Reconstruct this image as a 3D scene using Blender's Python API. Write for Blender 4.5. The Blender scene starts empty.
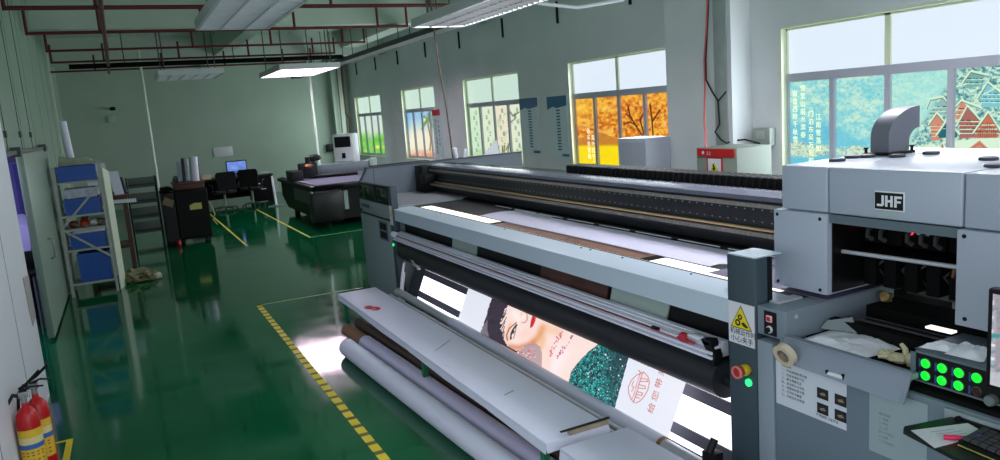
import bpy, bmesh, math, random
import numpy as np
from mathutils import Vector, Matrix
random.seed(7); rng = np.random.RandomState(5)
SC = bpy.context.scene; COL = SC.collection
PI = math.pi

# ------------------------------------------------------------------ camera
F, CAMH = 744.0, 2.0
def cam_axes(yaw, pitch, roll):
    cy, sy, cp, sp = math.cos(yaw), math.sin(yaw), math.cos(pitch), math.sin(pitch)
    M = np.array([[cy, -sy, 0], [sy, cy, 0], [0, 0, 1]]) @ np.array([[1, 0, 0], [0, cp, -sp], [0, sp, cp]])
    r, f, u = M @ [1, 0, 0], M @ [0, 1, 0], M @ [0, 0, 1]
    cr, sr = math.cos(roll), math.sin(roll)
    return cr*r + sr*u, f, -sr*r + cr*u
CR, CF, CU = cam_axes(*[math.radians(a) for a in (-26.32, -9.312, -4.277)])
cam = bpy.data.cameras.new('camera'); cam_o = bpy.data.objects.new('camera', cam); COL.objects.link(cam_o)
cam_o.matrix_world = Matrix([[CR[0], CU[0], -CF[0], 0], [CR[1], CU[1], -CF[1], 0], [CR[2], CU[2], -CF[2], CAMH], [0, 0, 0, 1]])
cam.sensor_width = 36; cam.lens = 36*F/1000; cam.clip_start = .05; cam.clip_end = 200
SC.camera = cam_o
SC.view_settings.view_transform = 'Standard'; SC.view_settings.look = 'None'
SC.view_settings.gamma = 1; SC.view_settings.use_curve_mapping = False; SC.view_settings.exposure = 0.25

# ------------------------------------------------------------------ colour and materials
def lin(c):
    c = np.asarray(c, float)/255.0
    return np.where(c <= .04045, c/12.92, ((c+.055)/1.055)**2.4)
MATS = {}
def mat(name, rgb, rough=.5, metal=0, emit=0, var=0, scale=4, spec=.5, bump=0, alpha=1, trans=0, stretch=(1, 1, 1)):
    if name in MATS: return MATS[name]
    m = bpy.data.materials.new(name); m.use_nodes = True; nt = m.node_tree; b = nt.nodes['Principled BSDF']
    c = list(lin(rgb))+[1]
    b.inputs['Base Color'].default_value = c; b.inputs['Roughness'].default_value = rough
    b.inputs['Metallic'].default_value = metal; b.inputs['Specular IOR Level'].default_value = spec
    b.inputs['Alpha'].default_value = alpha; b.inputs['Transmission Weight'].default_value = trans
    if emit:
        b.inputs['Emission Color'].default_value = c; b.inputs['Emission Strength'].default_value = emit
    if var or bump:
        tc = nt.nodes.new('ShaderNodeTexCoord'); mp = nt.nodes.new('ShaderNodeMapping'); mp.inputs['Scale'].default_value = stretch
        n = nt.nodes.new('ShaderNodeTexNoise'); n.inputs['Scale'].default_value = scale; n.inputs['Detail'].default_value = 5
        nt.links.new(tc.outputs['Object'], mp.inputs['Vector']); nt.links.new(mp.outputs['Vector'], n.inputs['Vector'])
        if var:
            r = nt.nodes.new('ShaderNodeValToRGB'); cr = r.color_ramp
            cr.elements[0].position = .3; cr.elements[1].position = .7
            cr.elements[0].color = [x*(1-var) for x in c[:3]]+[1]; cr.elements[1].color = [min(1, x*(1+var)) for x in c[:3]]+[1]
            nt.links.new(n.outputs['Fac'], r.inputs['Fac']); nt.links.new(r.outputs['Color'], b.inputs['Base Color'])
        if bump:
            bp = nt.nodes.new('ShaderNodeBump'); bp.inputs['Strength'].default_value = bump; bp.inputs['Distance'].default_value = .02
            nt.links.new(n.outputs['Fac'], bp.inputs['Height']); nt.links.new(bp.outputs['Normal'], b.inputs['Normal'])
    MATS[name] = m; return m
def print_mat(name, emit, rough=.5, base=1.0):
    m = bpy.data.materials.new(name); m.use_nodes = True; nt = m.node_tree; b = nt.nodes['Principled BSDF']
    a = nt.nodes.new('ShaderNodeAttribute'); a.attribute_name = 'Col'
    mx = nt.nodes.new('ShaderNodeMixRGB'); mx.blend_type = 'MULTIPLY'; mx.inputs['Fac'].default_value = 1
    mx.inputs['Color2'].default_value = (base, base, base, 1)
    nt.links.new(a.outputs['Color'], mx.inputs['Color1']); nt.links.new(mx.outputs['Color'], b.inputs['Base Color'])
    b.inputs['Roughness'].default_value = rough
    if emit:
        nt.links.new(a.outputs['Color'], b.inputs['Emission Color']); b.inputs['Emission Strength'].default_value = emit
    return m

# ------------------------------------------------------------------ mesh builder
class MB:
    def __init__(s): s.bm = bmesh.new(); s.mi = 0
    def _f(s, fs):
        for f in fs: f.material_index = s.mi
    def _face(s, vs):
        try:
            f = s.bm.faces.new(vs); f.material_index = s.mi; return f
        except ValueError: return None
    def box(s, x0, x1, y0, y1, z0, z1, bv=0, seg=2):
        if x1 < x0: x0, x1 = x1, x0
        if y1 < y0: y0, y1 = y1, y0
        if z1 < z0: z0, z1 = z1, z0
        v = [s.bm.verts.new(p) for p in ((x0,y0,z0),(x1,y0,z0),(x1,y1,z0),(x0,y1,z0),(x0,y0,z1),(x1,y0,z1),(x1,y1,z1),(x0,y1,z1))]
        fs = [s._face([v[i] for i in q]) for q in ((3,2,1,0),(4,5,6,7),(0,1,5,4),(1,2,6,5),(2,3,7,6),(3,0,4,7))]
        if bv:
            es = list({e for f in fs for e in f.edges})
            r = bmesh.ops.bevel(s.bm, geom=es, offset=bv, segments=seg, affect='EDGES', profile=.5)
            s._f(r['faces'])
        return s
    def ring(s, c, r, u, w, n): 
        return [s.bm.verts.new(c+u*(r*math.cos(2*PI*i/n))+w*(r*math.sin(2*PI*i/n))) for i in range(n)]
    def frame(s, d):
        d = d.normalized(); a = Vector((0,0,1)) if abs(d.z) < .9 else Vector((1,0,0))
        u = a.cross(d).normalized(); return u, d.cross(u)
    def cyl(s, p0, p1, r0, r1=None, n=14, cap=True):
        p0, p1 = Vector(p0), Vector(p1); r1 = r0 if r1 is None else r1
        u, w = s.frame(p1-p0); a = s.ring(p0, r0, u, w, n); b = s.ring(p1, r1, u, w, n)
        for i in range(n): s._face([a[i], a[(i+1)%n], b[(i+1)%n], b[i]])
        if cap: s._face(a[::-1]); s._face(b)
        return s
    def pipe(s, p0, p1, ro, ri, n=20):
        p0, p1 = Vector(p0), Vector(p1); u, w = s.frame(p1-p0)
        A, B = s.ring(p0, ro, u, w, n), s.ring(p1, ro, u, w, n); a, b = s.ring(p0, ri, u, w, n), s.ring(p1, ri, u, w, n)
        for i in range(n):
            j = (i+1)%n
            s._face([A[i],A[j],B[j],B[i]]); s._face([a[j],a[i],b[i],b[j]]); s._face([A[j],A[i],a[i],a[j]]); s._face([B[i],B[j],b[j],b[i]])
        return s
    def tube(s, pts, r, n=8):
        pts = [Vector(p) for p in pts]; rings = []; pu = None
        for i, p in enumerate(pts):
            d = (pts[min(i+1, len(pts)-1)]-pts[max(i-1, 0)]).normalized()
            if pu is None: u, w = s.frame(d)
            else:
                u = (pu-d*pu.dot(d)); u = u.normalized() if u.length > 1e-5 else s.frame(d)[0]; w = d.cross(u)
            pu = u; rr = r[i] if isinstance(r, (list, tuple)) else r
            rings.append(s.ring(p, rr, u, w, n))
        for a, b in zip(rings, rings[1:]):
            for i in range(n): s._face([a[i], a[(i+1)%n], b[(i+1)%n], b[i]])
        s._face(rings[0][::-1]); s._face(rings[-1]); return s
    def prism(s, poly, axis, a, b):
        def P(p, t): return {'X': (t, p[0], p[1]), 'Y': (p[0], t, p[1]), 'Z': (p[0], p[1], t)}[axis]
        A = [s.bm.verts.new(P(p, a)) for p in poly]; B = [s.bm.verts.new(P(p, b)) for p in poly]; n = len(poly)
        for i in range(n): s._face([A[i], A[(i+1)%n], B[(i+1)%n], B[i]])
        s._face(A[::-1]); s._face(B); return s
    def poly(s, pts): s._face([s.bm.verts.new(p) for p in pts]); return s
    def slab(s, pts, d):
        d = Vector(d); A = [s.bm.verts.new(p) for p in pts]; B = [s.bm.verts.new(Vector(p)+d) for p in pts]; n = len(pts)
        for i in range(n): s._face([A[i], A[(i+1)%n], B[(i+1)%n], B[i]])
        s._face(A[::-1]); s._face(B); return s
    def lathe(s, c, prof, n=20, axis='Z'):
        c = Vector(c); ax = {'Z': Vector((0,0,1)), 'X': Vector((1,0,0)), 'Y': Vector((0,1,0))}[axis]
        u, w = s.frame(ax); R = [s.ring(c+ax*z, max(r, 1e-4), u, w, n) for r, z in prof]
        for a, b in zip(R, R[1:]):
            for i in range(n): s._face([a[i], a[(i+1)%n], b[(i+1)%n], b[i]])
        s._face(R[0][::-1]); s._face(R[-1]); return s
    def blob(s, c, r, amp=.2, sub=2, seed=0):
        rr = random.Random(seed)
        res = bmesh.ops.create_icosphere(s.bm, subdivisions=sub, radius=1)
        for v in res['verts']:
            k = 1+amp*(rr.random()-.5)*2
            v.co = Vector((c[0]+v.co.x*r[0]*k, c[1]+v.co.y*r[1]*k, c[2]+v.co.z*r[2]*k))
        s._f({f for v in res['verts'] for f in v.link_faces}); return s
    def text(s, body, o, xd, yd, size, ext=.0004, align='LEFT', bold=0):
        c = bpy.data.curves.new('lettering', 'FONT'); c.body = body; c.size = size; c.extrude = ext; c.align_x = align
        c.resolution_u = 2; c.offset = bold
        t = bpy.data.objects.new('lettering', c); COL.objects.link(t)
        dg = bpy.context.evaluated_depsgraph_get(); me = bpy.data.meshes.new_from_object(t.evaluated_get(dg))
        X, Y = Vector(xd).normalized(), Vector(yd).normalized(); Z = X.cross(Y); o = Vector(o)
        M = Matrix(((X.x,Y.x,Z.x,o.x),(X.y,Y.y,Z.y,o.y),(X.z,Y.z,Z.z,o.z),(0,0,0,1)))
        me.transform(M); n0 = len(s.bm.faces); s.bm.from_mesh(me); s.bm.faces.ensure_lookup_table()
        for f in s.bm.faces[n0:]: f.material_index = s.mi
        bpy.data.objects.remove(t); bpy.data.curves.remove(c); bpy.data.meshes.remove(me); return s

LOC = {}
def _finish(o, parent):
    COL.objects.link(o)
    if parent is not None:
        o.parent = parent; base = LOC[parent.name]; o.data.transform(Matrix.Translation(-base)); LOC[o.name] = base
    else:
        co = np.empty(len(o.data.vertices)*3); o.data.vertices.foreach_get('co', co); co = co.reshape(-1, 3)
        lo, hi = co.min(0), co.max(0); base = Vector(((lo[0]+hi[0])/2, (lo[1]+hi[1])/2, lo[2]))
        o.data.transform(Matrix.Translation(-base)); o.location = base; LOC[o.name] = base
    return o
def obj(name, mb, mats, parent=None, smooth=True, label=None):
    me = bpy.data.meshes.new(name)
    bmesh.ops.recalc_face_normals(mb.bm, faces=mb.bm.faces[:])
    mb.bm.to_mesh(me); mb.bm.free()
    for m in (mats if isinstance(mats, (list, tuple)) else [mats]): me.materials.append(m)
    if smooth:
        me.polygons.foreach_set('use_smooth', [True]*len(me.polygons)); me.set_sharp_from_angle(angle=math.radians(35))
    o = bpy.data.objects.new(name, me); _finish(o, parent)
    if label: o['label'] = label
    return o
def tag(o, label, cat, group=None, kind=None):
    o['label'] = label; o['category'] = cat
    if group: o['group'] = group
    if kind: o['kind'] = kind
    return o
def thing(name, label, cat, loc=(0,0,0), group=None):
    o = bpy.data.objects.new(name, None); COL.objects.link(o); o.location = loc; o.empty_display_size = .1
    LOC[o.name] = Vector(loc); return tag(o, label, cat, group)
def struct(name, mb, m, label, cat, parent=None):
    o = obj(name, mb, m, parent)
    if parent is None: tag(o, label, cat, kind='structure')
    return o
def dup(root, loc, rotz=None, label=None):
    r = root.copy(); COL.objects.link(r); r.location = loc
    if rotz is not None: r.rotation_euler = (0, 0, rotz)
    if label: r['label'] = label
    for ch in root.children:
        c = ch.copy(); COL.objects.link(c); c.parent = r
        for g in ch.children:
            d = g.copy(); COL.objects.link(d); d.parent = c
    return r
def move(root, loc, rotz=0): root.location = loc; root.rotation_euler = (0, 0, rotz); return root

# ------------------------------------------------------------------ printed / filmed surfaces (vertex painted)
def pix(p):
    d = p-np.array([0, 0, CAMH]); z = d @ CF
    return 500+F*(d @ CR)/z, 230-F*(d @ CU)/z
def inpoly(x, y, poly):
    r = np.zeros(x.shape, bool); n = len(poly)
    for i in range(n):
        x1, y1 = poly[i]; x2, y2 = poly[(i+1) % n]
        if y1 == y2: continue
        c = ((y1 > y) != (y2 > y)) & (x < (x2-x1)*(y-y1)/(y2-y1)+x1); r ^= c
    return r
def dist(x, y, pts):
    r = np.full(x.shape, 1e9)
    for (x1, y1), (x2, y2) in zip(pts, pts[1:]):
        dx, dy = x2-x1, y2-y1; L = dx*dx+dy*dy+1e-9
        t = np.clip(((x-x1)*dx+(y-y1)*dy)/L, 0, 1); r = np.minimum(r, np.hypot(x-x1-t*dx, y-y1-t*dy))
    return r
def vnoise(x, y, seed=0):
    xi, yi = np.floor(x).astype(int), np.floor(y).astype(int); fx, fy = x-xi, y-yi
    fx, fy = fx*fx*(3-2*fx), fy*fy*(3-2*fy)
    def h(a, b):
        v = np.sin(a*127.1+b*311.7+seed*74.7)*43758.5453; return v-np.floor(v)
    return (h(xi,yi)*(1-fx)+h(xi+1,yi)*fx)*(1-fy)+(h(xi,yi+1)*(1-fx)+h(xi+1,yi+1)*fx)*fy
def fbm(x, y, seed=0): return .5*vnoise(x, y, seed)+.3*vnoise(2*x, 2*y, seed+1)+.2*vnoise(4*x, 4*y, seed+2)
class Paint:
    def __init__(s, x, y, base): s.x, s.y = x, y; s.c = np.tile(np.array(base, float), (len(x), 1))
    def mix(s, w, col):
        w = np.clip(w, 0, 1)[:, None]; s.c = s.c*(1-w)+np.array(col, float)*w; return s
    def fill(s, poly, col, a=1): return s.mix(inpoly(s.x, s.y, poly)*a, col)
    def line(s, pts, w, col, a=1): return s.mix(np.clip((w-dist(s.x, s.y, pts))/.35+.5, 0, 1)*a, col)
    def glow(s, pts, w, col, a=1): return s.mix(np.exp(-(dist(s.x, s.y, pts)/w)**2)*a, col)
def painted(name, corner, eu, ev, nu, nv, fn, m, parent=None, thick=None):
    c, eu, ev = np.array(corner, float), np.array(eu, float), np.array(ev, float)
    U, V = np.meshgrid(np.linspace(0, 1, nu+1), np.linspace(0, 1, nv+1)); U, V = U.ravel(), V.ravel()
    P = c+U[:, None]*eu+V[:, None]*ev
    px, py = pix(P); col = lin(np.clip(fn(px, py), 0, 255))
    i = np.arange(nu*nv); r, q = i//nu, i % nu; a = r*(nu+1)+q
    faces = np.stack([a, a+1, a+nu+2, a+nu+1], 1)
    me = bpy.data.meshes.new(name); me.from_pydata(P.tolist(), [], faces.tolist())
    at = me.color_attributes.new('Col', 'FLOAT_COLOR', 'POINT')
    at.data.foreach_set('color', np.concatenate([col, np.ones((len(col), 1))], 1).ravel())
    me.materials.append(m); o = bpy.data.objects.new(name, me); _finish(o, parent)
    return o

# ------------------------------------------------------------------ materials
M = {}
M['wall'] = mat('wall paint', (168,186,172), .75, var=.05, scale=1.2)
M['wall_r'] = mat('wall paint window side', (226,228,232), .7, var=.05, scale=1.2)
M['panel'] = mat('green partition panel', (128,152,134), .55, var=.05, scale=1.5)
M['ceil'] = mat('ceiling paint', (190,206,194), .8, var=.06, scale=.8)
M['white'] = mat('white enamel', (236,236,246), .4)
M['grey'] = mat('machine grey', (150,162,176), .42, var=.02, scale=60)
M['greylt'] = mat('machine light grey', (198,212,226), .4)
M['grey_dk'] = mat('machine slate', (58,74,84), .45)
M['black'] = mat('black plastic', (10,11,12), .5, spec=.3)
M['blackm'] = mat('black matte', (8,9,10), .8, spec=.2)
M['anod'] = mat('black anodised', (18,20,23), .5, spec=.3)
M['alu'] = mat('aluminium', (206,208,216), .3, metal=.35)
M['steel'] = mat('galvanised steel', (150,156,158), .4, metal=.7)
M['pale'] = mat('pale green grey plate', (168,184,178), .45)
M['red_pipe'] = mat('dark red pipe paint', (96,22,26), .45)
M['red'] = mat('red enamel', (196,18,26), .3)
M['yellow'] = mat('yellow tape', (226,196,20), .5)
M['yellow_mk'] = mat('worn yellow tape', (200,180,60), .5, var=.35, scale=14)
M['blue'] = mat('blue bin plastic', (10,84,176), .4)
M['paper'] = mat('paper', (222,222,230), .6)
M['paperroll'] = mat('paper roll', (224,224,244), .5)
M['core'] = mat('cardboard core', (150,112,84), .7)
M['brown'] = mat('brown core', (78,58,46), .6)
M['wood'] = mat('dark red wood', (74,36,26), .5, var=.3, scale=8)
M['ink'] = mat('black ink', (18,18,24), .6)
M['screw'] = mat('dark screw', (14,16,20), .4, metal=.5)
M['rubber'] = mat('black rubber', (14,14,15), .6)

# ------------------------------------------------------------------ room shell
def floor_mat():
    m = mat('green epoxy floor', (0,88,52), .1, var=.12, scale=.9); nt = m.node_tree; b = nt.nodes['Principled BSDF']
    tc = nt.nodes.new('ShaderNodeTexCoord')
    n = nt.nodes.new('ShaderNodeTexNoise'); n.inputs['Scale'].default_value = 3.0; n.inputs['Detail'].default_value = 8
    r = nt.nodes.new('ShaderNodeMapRange'); r.inputs['From Min'].default_value = .3; r.inputs['From Max'].default_value = .75
    r.inputs['To Min'].default_value = .05; r.inputs['To Max'].default_value = .13
    nt.links.new(tc.outputs['Object'], n.inputs['Vector']); nt.links.new(n.outputs['Fac'], r.inputs['Value']); nt.links.new(r.outputs['Result'], b.inputs['Roughness'])
    n2 = nt.nodes.new('ShaderNodeTexNoise'); n2.inputs['Scale'].default_value = 1.6; n2.inputs['Detail'].default_value = 3
    bp = nt.nodes.new('ShaderNodeBump'); bp.inputs['Strength'].default_value = .05; bp.inputs['Distance'].default_value = .03
    nt.links.new(tc.outputs['Object'], n2.inputs['Vector']); nt.links.new(n2.outputs['Fac'], bp.inputs['Height']); nt.links.new(bp.outputs['Normal'], b.inputs['Normal'])
    return m
XR, YB, ZC = 6.5, 23.0, 4.2
b = MB(); b.box(-4.2, 7.2, -3, YB+.2, -.2, 0); struct('floor', b, floor_mat(), 'glossy green epoxy factory floor', 'floor')
b = MB(); b.box(-4.2, 7.2, -1.2, YB+.2, ZC, ZC+.2); struct('ceiling', b, M['ceil'], 'pale green concrete ceiling slab', 'ceiling')
b = MB(); b.box(-4.2, 7.2, YB, YB+.2, 0, ZC); struct('wall_back', b, M['wall'], 'pale green far end wall', 'wall')
ZS, ZT, ZH = .9, 2.13, 2.63     # sill, transom, head of every window
WIN = [(22.42, 19.92), (18.22, 15.98), (14.4, 11.95), (10.3, 7.84), (5.99, 3.52)]
b = MB()
ys = [YB]
for a, c in WIN:
    b.box(XR, XR+.24, a, ys[-1], 0, ZC); b.box(XR, XR+.24, c, a, 0, ZS); b.box(XR, XR+.24, c, a, ZH, ZC); ys.append(c)
b.box(XR, XR+.24, -1.5, ys[-1], 0, ZC)
struct('wall_right', b, M['wall_r'], 'pale wall with five tall windows beside the printer', 'wall')
# left side: green partition with a doorway, white cladding near the camera, the older wall farther back
b = MB(); DY0, DY1, DZ = 6.76, 8.9, 1.93
b.box(-.955, -.93, DY1, 15.4, 0, ZC); b.box(-.955, -.93, DY0, DY1, DZ, ZC)
for y in (9.6, 10.9, 12.2, 13.5, 14.6): b.box(-.932, -.926, y, y+.02, 0, ZC)
struct('wall_left', b, M['panel'], 'green partition wall with a doorway', 'wall')
b = MB(); b.box(-.81, -.78, 3.0, DY0, 0, ZC)
b.mi = 1
for y in (4.5, 5.75): b.box(-.782, -.777, y, y+.012, 0, ZC)
struct('wall_left_near', b, [M['white'], mat('white seam', (160,162,172), .5)], 'white wall cladding at the near left edge', 'wall')
b = MB(); b.box(-1.4, -1.25, 15.4, YB, 0, ZC); b.box(-1.25, -.955, 15.4, 15.5, 0, ZC)
struct('wall_left_far', b, M['wall'], 'set back green wall at the far left', 'wall')
b = MB(); b.box(-.935, -.915, 15.3, 15.42, 0, ZC); struct('trim_1', b, mat('pale green trim', (196,210,186), .5), 'pale edge trim at the end of the partition', 'trim')
# the store room seen through the doorway
purp = mat('violet wall', (120,112,170), .7)
b = MB(); b.box(-4.2, -.955, 12.6, 12.7, 0, 2.6); b.box(-4.2, -4.1, 5, 12.6, 0, 2.6); b.box(-4.2, -.81, 5.0, 5.1, 0, 2.6)
struct('wall_storeroom', b, purp, 'violet wall of the side room behind the doorway', 'wall')
b = MB(); b.box(-4.2, -.955, 5.0, 12.7, 2.6, 2.7); struct('ceiling_storeroom', b, M['ceil'], 'ceiling of the side room', 'ceiling')
# beams and column
b = MB(); 
for y in (6.6, 13.0, 19.2): b.box(-1.25, XR, y, y+.35, 3.62, ZC)
struct('trim_2', b, M['ceil'], 'concrete cross beams under the ceiling', 'beam')
b = MB(); b.box(2.3, 2.6, 1.2, YB, 3.72, ZC-.001); b.box(5.35, 5.75, 1.2, YB, 3.8, ZC-.001)
struct('trim_3', b, M['ceil'], 'concrete lengthwise beams under the ceiling', 'beam')
b = MB(); b.box(6.2, XR, 6.4, 7.52, 0, ZC)
b.mi = 1; b.box(6.185, 6.2, 6.46, 6.66, 0, ZC-.01, .004)
struct('trim_4', b, [M['wall_r'], mat('greenish column casing', (166,174,174), .5, var=.08, scale=6)], 'square wall column between the right hand windows', 'column')
b = MB(); b.box(5.92, 6.24, 22.68, YB, 0, ZC); struct('trim_5', b, M['wall'], 'boxed column in the far right corner', 'column')

# ------------------------------------------------------------------ windows
M['wframe'] = mat('window frame', (184,184,200), .4); M['wjamb'] = mat('cream window jamb', (232,238,210), .6)
film = print_mat('window film', .84, .4, .12)
def pane_mat(name, c, e):
    m = mat(name, c, .25, emit=e); m.node_tree.nodes['Principled BSDF'].inputs['Base Color'].default_value = (.08, .09, .1, 1); return m
up_w = pane_mat('bright sky pane', (222,234,247), .84); up_g = pane_mat('bright green tinted pane', (206,232,218), .76)
def film_village(x, y):
    p = Paint(x, y, (132,206,210)); A = lambda q: [(780+a/4.38, 60+c/4.38) for a, c in q]; B = lambda q: [(885+a/4.18, 50+c/4.18) for a, c in q]
    n = fbm(x/9, y/6, 3); n2 = fbm(x/2.6, y/2.2, 9); n3 = vnoise(x/1.3, y/1.1, 4); wx, wy = x+(n2-.5)*10, y+(n-.5)*14
    p.mix(np.clip((n-.42)*3.4, 0, 1)*.75, (204,232,208)); p.mix(np.clip((n2-.52)*5, 0, 1)*.5, (216,236,206)); p.mix(np.clip((.42-n2)*5, 0, 1)*.6, (92,186,206))
    p.mix(np.clip((x-884)/20, 0, 1)*.55, (176,226,212)); p.mix(np.clip((n3-.66)*5, 0, 1)*.25, (232,240,210))
    p.mix(np.clip((wy-114)/14, 0, 1)*np.clip((836-wx)/8, 0, 1)*.7, (84,178,208)); p.mix(np.clip((wy-(124+(x-836)*.45))/5, 0, 1)*np.clip((876-wx)/8, 0, 1)*(x > 834)*.7, (96,188,212))
    p.mix(np.clip((wy-144)/3, 0, 1)*np.clip((157-wy)/3, 0, 1)*(x < 876)*.85, (214,228,196)); p.mix((wy > 145)*(wy < 156)*(x < 876)*np.clip((n3-.6)*8, 0, 1)*.6, (110,130,120)); p.mix(np.clip((y-157)/2, 0, 1)*(x < 836)*.7, (90,190,212))
    hill = np.clip((wx-(960-(y-60)*.66))/8, 0, 1)*np.clip((wy-50)/10, 0, 1)
    p.mix(hill*.75, (120,178,178)); p.mix(hill*np.clip((n2-.45)*6, 0, 1)*.9, (204,230,204)); p.mix(hill*np.clip((.44-n2)*7, 0, 1)*.8, (52,106,118)); p.mix(hill*np.clip((n3-.7)*6, 0, 1)*.6, (30,76,88))
    sn, br, og, tl, dk = (206,234,204), (164,100,92), (204,134,108), (58,122,136), (62,50,56)
    def house(poly, roof, c, rows, win=dk):
        q = B(poly); p.fill(q, c); xs = [a for a, _ in q]; yb = max(t for _, t in q); yt = min(t for _, t in q)
        for r_ in range(rows):
            yy = yt+(yb-yt)*(.42+.5*r_/max(1, rows)); p.mix(inpoly(x, y, q)*(np.abs(y-yy) < .55)*(vnoise(x/1.4, y*0+r_, 3) > .45), win); p.mix(inpoly(x, y, q)*(np.abs(y-yy-1.1) < .35), sn)
        p.line(B(roof), 1.15, sn); p.line([(a, t+1.5) for a, t in B(roof)], .45, dk, .6)
    house([(330,140),(360,90),(412,104),(400,150),(340,160)], [(322,140),(360,88),(430,104)], (110,166,160), 2, (40,90,96))
    house([(398,195),(430,138),(481,178),(481,240),(405,240)], [(388,200),(430,134),(490,182)], (120,190,200), 3, (40,110,130))
    house([(186,260),(240,198),(258,222),(256,268),(188,290)], [(176,240),(190,205),(240,195),(264,222)], (140,180,176), 3, (50,96,104))
    house([(296,262),(320,214),(345,235),(340,290),(298,290)], [(292,240),(320,210),(400,240)], og, 2)
    house([(310,310),(345,240),(402,300),(402,365),(312,370)], [(300,318),(345,234),(410,306)], br, 4)
    house([(190,308),(217,268),(240,300),(240,375),(194,380)], [(184,310),(217,263),(248,300)], og, 4, br)
    house([(222,352),(262,294),(302,350),(300,366),(224,366)], [(216,356),(262,290),(308,352)], (24,100,112), 1)
    house([(380,340),(432,266),(476,340),(476,366),(382,368)], [(370,346),(432,260),(486,346)], (196,108,80), 3)
    for k in range(9): a, c = 392+k*9, 300+abs(k-4)*9; p.line(B([(a, c), (a-2, 366)]), .35, dk, .6)
    p.fill(B([(80,405),(190,392),(290,378),(481,366),(490,470),(80,470)]), (208,232,204)); p.mix(inpoly(x, y, B([(80,380),(200,380),(290,370),(290,395),(80,410)]))*np.clip((n3-.5)*5, 0, 1)*.7, (110,170,160))
    p.fill(B([(338,420),(395,378),(440,418)]), og); p.line(B([(330,420),(395,374),(448,420)]), .7, sn); p.line(B([(352,420),(395,390),(428,420)]), .5, br); p.fill(B([(228,424),(240,390),(252,424)]), br)
    for k in range(7): a, c = 300+rng.uniform(0, 180), 110+rng.uniform(0, 90); p.line(B([(a, c), (a+rng.uniform(15, 50), c-rng.uniform(5, 25))]), .6, sn, .9)
    return p.c
def film_autumn(x, y):
    p = Paint(x, y, (216,128,36)); n = fbm(x/7, y/6, 1); n2 = fbm(x/2.4, y/2.4, 4)
    p.mix(np.clip((n2-.45)*5, 0, 1)*.8, (250,196,70)); p.mix(np.clip((.42-n2)*6, 0, 1)*.8, (170,64,16)); p.mix(np.clip((n-.55)*4, 0, 1)*.6, (250,214,120))
    p.mix(np.clip((625-x)/45, 0, 1)*np.clip((130-y)/20, 0, 1)*.5, (250,206,60))
    p.mix(inpoly(x, y, [(560,140),(580,138),(600,132),(620,140),(640,150),(640,175),(560,175)])*.8, (190,120,40))
    p.mix(np.clip((y-144)/3, 0, 1), (246,218,10)); p.mix(np.clip((y-150)/20, 0, 1)*np.clip((n-.5)*3, 0, 1), (220,200,30))
    for t in ([(642,135),(636,126),(630,116),(628,106)], [(653,135),(652,120),(650,104)], [(644,134),(640,120),(646,108)], [(632,118),(626,114)], [(652,122),(660,110)], [(637,126),(630,122),(624,124)]):
        p.line(t, .7, (70,34,20))
    return p.c
def film_scroll(x, y):
    t = np.clip((x-468)/54, 0, 1); p = Paint(x, y, (226,232,206)); n = fbm(x/5, y/6, 2)
    p.mix((t < .28)*.8, (196,228,196)); p.mix((t > .28)*(t < .52)*.4, (206,232,200)); p.mix((t > .52)*(t < .76)*.7, (232,222,196)); p.mix((t > .78)*.6, (220,232,206))
    p.mix(np.clip((y-146)/10, 0, 1)*np.clip((n-.3)*3, 0, 1)*.7, (150,190,120)); p.mix(np.clip((n-.62)*5, 0, 1)*.4, (120,180,140))
    for k in range(5):
        a = 497+k*2.6+rng.uniform(-1, 1); p.line([(a, 156), (a+rng.uniform(-2, 3), 146)], .5, (70,90,60))
    p.line([(509,110),(513,116),(519,112)], .6, (90,80,70)); p.line([(511,122),(516,118)], .5, (90,80,70)); p.line([(506,150),(511,140)], .6, (80,120,80))
    return p.c
def film_beach(x, y):
    p = Paint(x, y, (150,196,226)); n = fbm(x/5, y/5, 6)
    p.mix(np.clip((y-118)/16, 0, 1), (236,232,206)); p.mix(np.clip((412-x)/10, 0, 1)*np.clip((146-y)/20, 0, 1)*.8, (60,140,206))
    p.mix(np.clip((y-148)/6, 0, 1)*np.clip((n-.3)*4, 0, 1), (214,150,110)); p.mix(np.clip((n-.62)*5, 0, 1)*.5, (250,248,236))
    p.line([(428,124),(431,140),(430,150)], .8, (150,126,70))
    for a, c in ((422,116),(424,124),(428,114),(433,116),(436,121),(434,128),(422,129)): p.line([(428.5,121), ((428.5+a)/2, (121+c)/2-1.5), (a, c)], .9, (120,150,70))
    return p.c
def film_lotus(x, y):
    p = Paint(x, y, (206,222,206)); n = fbm(x/3.5, y/3.5, 8)
    p.mix(np.clip((y-130)/10, 0, 1)*np.clip((n-.25)*4, 0, 1), (90,196,40)); p.mix(np.clip((y-140)/6, 0, 1)*np.clip((n-.55)*6, 0, 1), (240,232,120))
    p.mix(np.clip((y-146)/6, 0, 1)*np.clip((.36-n)*6, 0, 1)*np.clip((372-x)/4, 0, 1), (226,60,30)); p.mix(np.clip((.4-n)*4, 0, 1)*np.clip((y-132)/6, 0, 1)*.6, (40,110,40))
    p.mix(np.clip((n-.5)*4, 0, 1)*np.clip((132-y)/10, 0, 1)*.5, (170,206,226)); return p.c
LET = ((5.905, 1.96, '窗含西岭千秋雪'), (5.80, 2.01, '雪里山前水滨春'), (5.695, 1.735, '门泊东吴万里船'), (5.60, 1.70, '江南雪落知'))
DAY = [36, 40, 45, 55, 45]     # watts of daylight through each window
FILMS = [film_lotus, film_beach, film_scroll, film_autumn, film_village]
WLAB = ['farthest window on the right wall with green lotus film', 'tall window with blue palm beach film', 'window with pale calligraphy scroll film behind the two hanging charts',
        'window with orange autumn tree film', 'near window with cyan snow village film and blank sky above']
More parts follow.
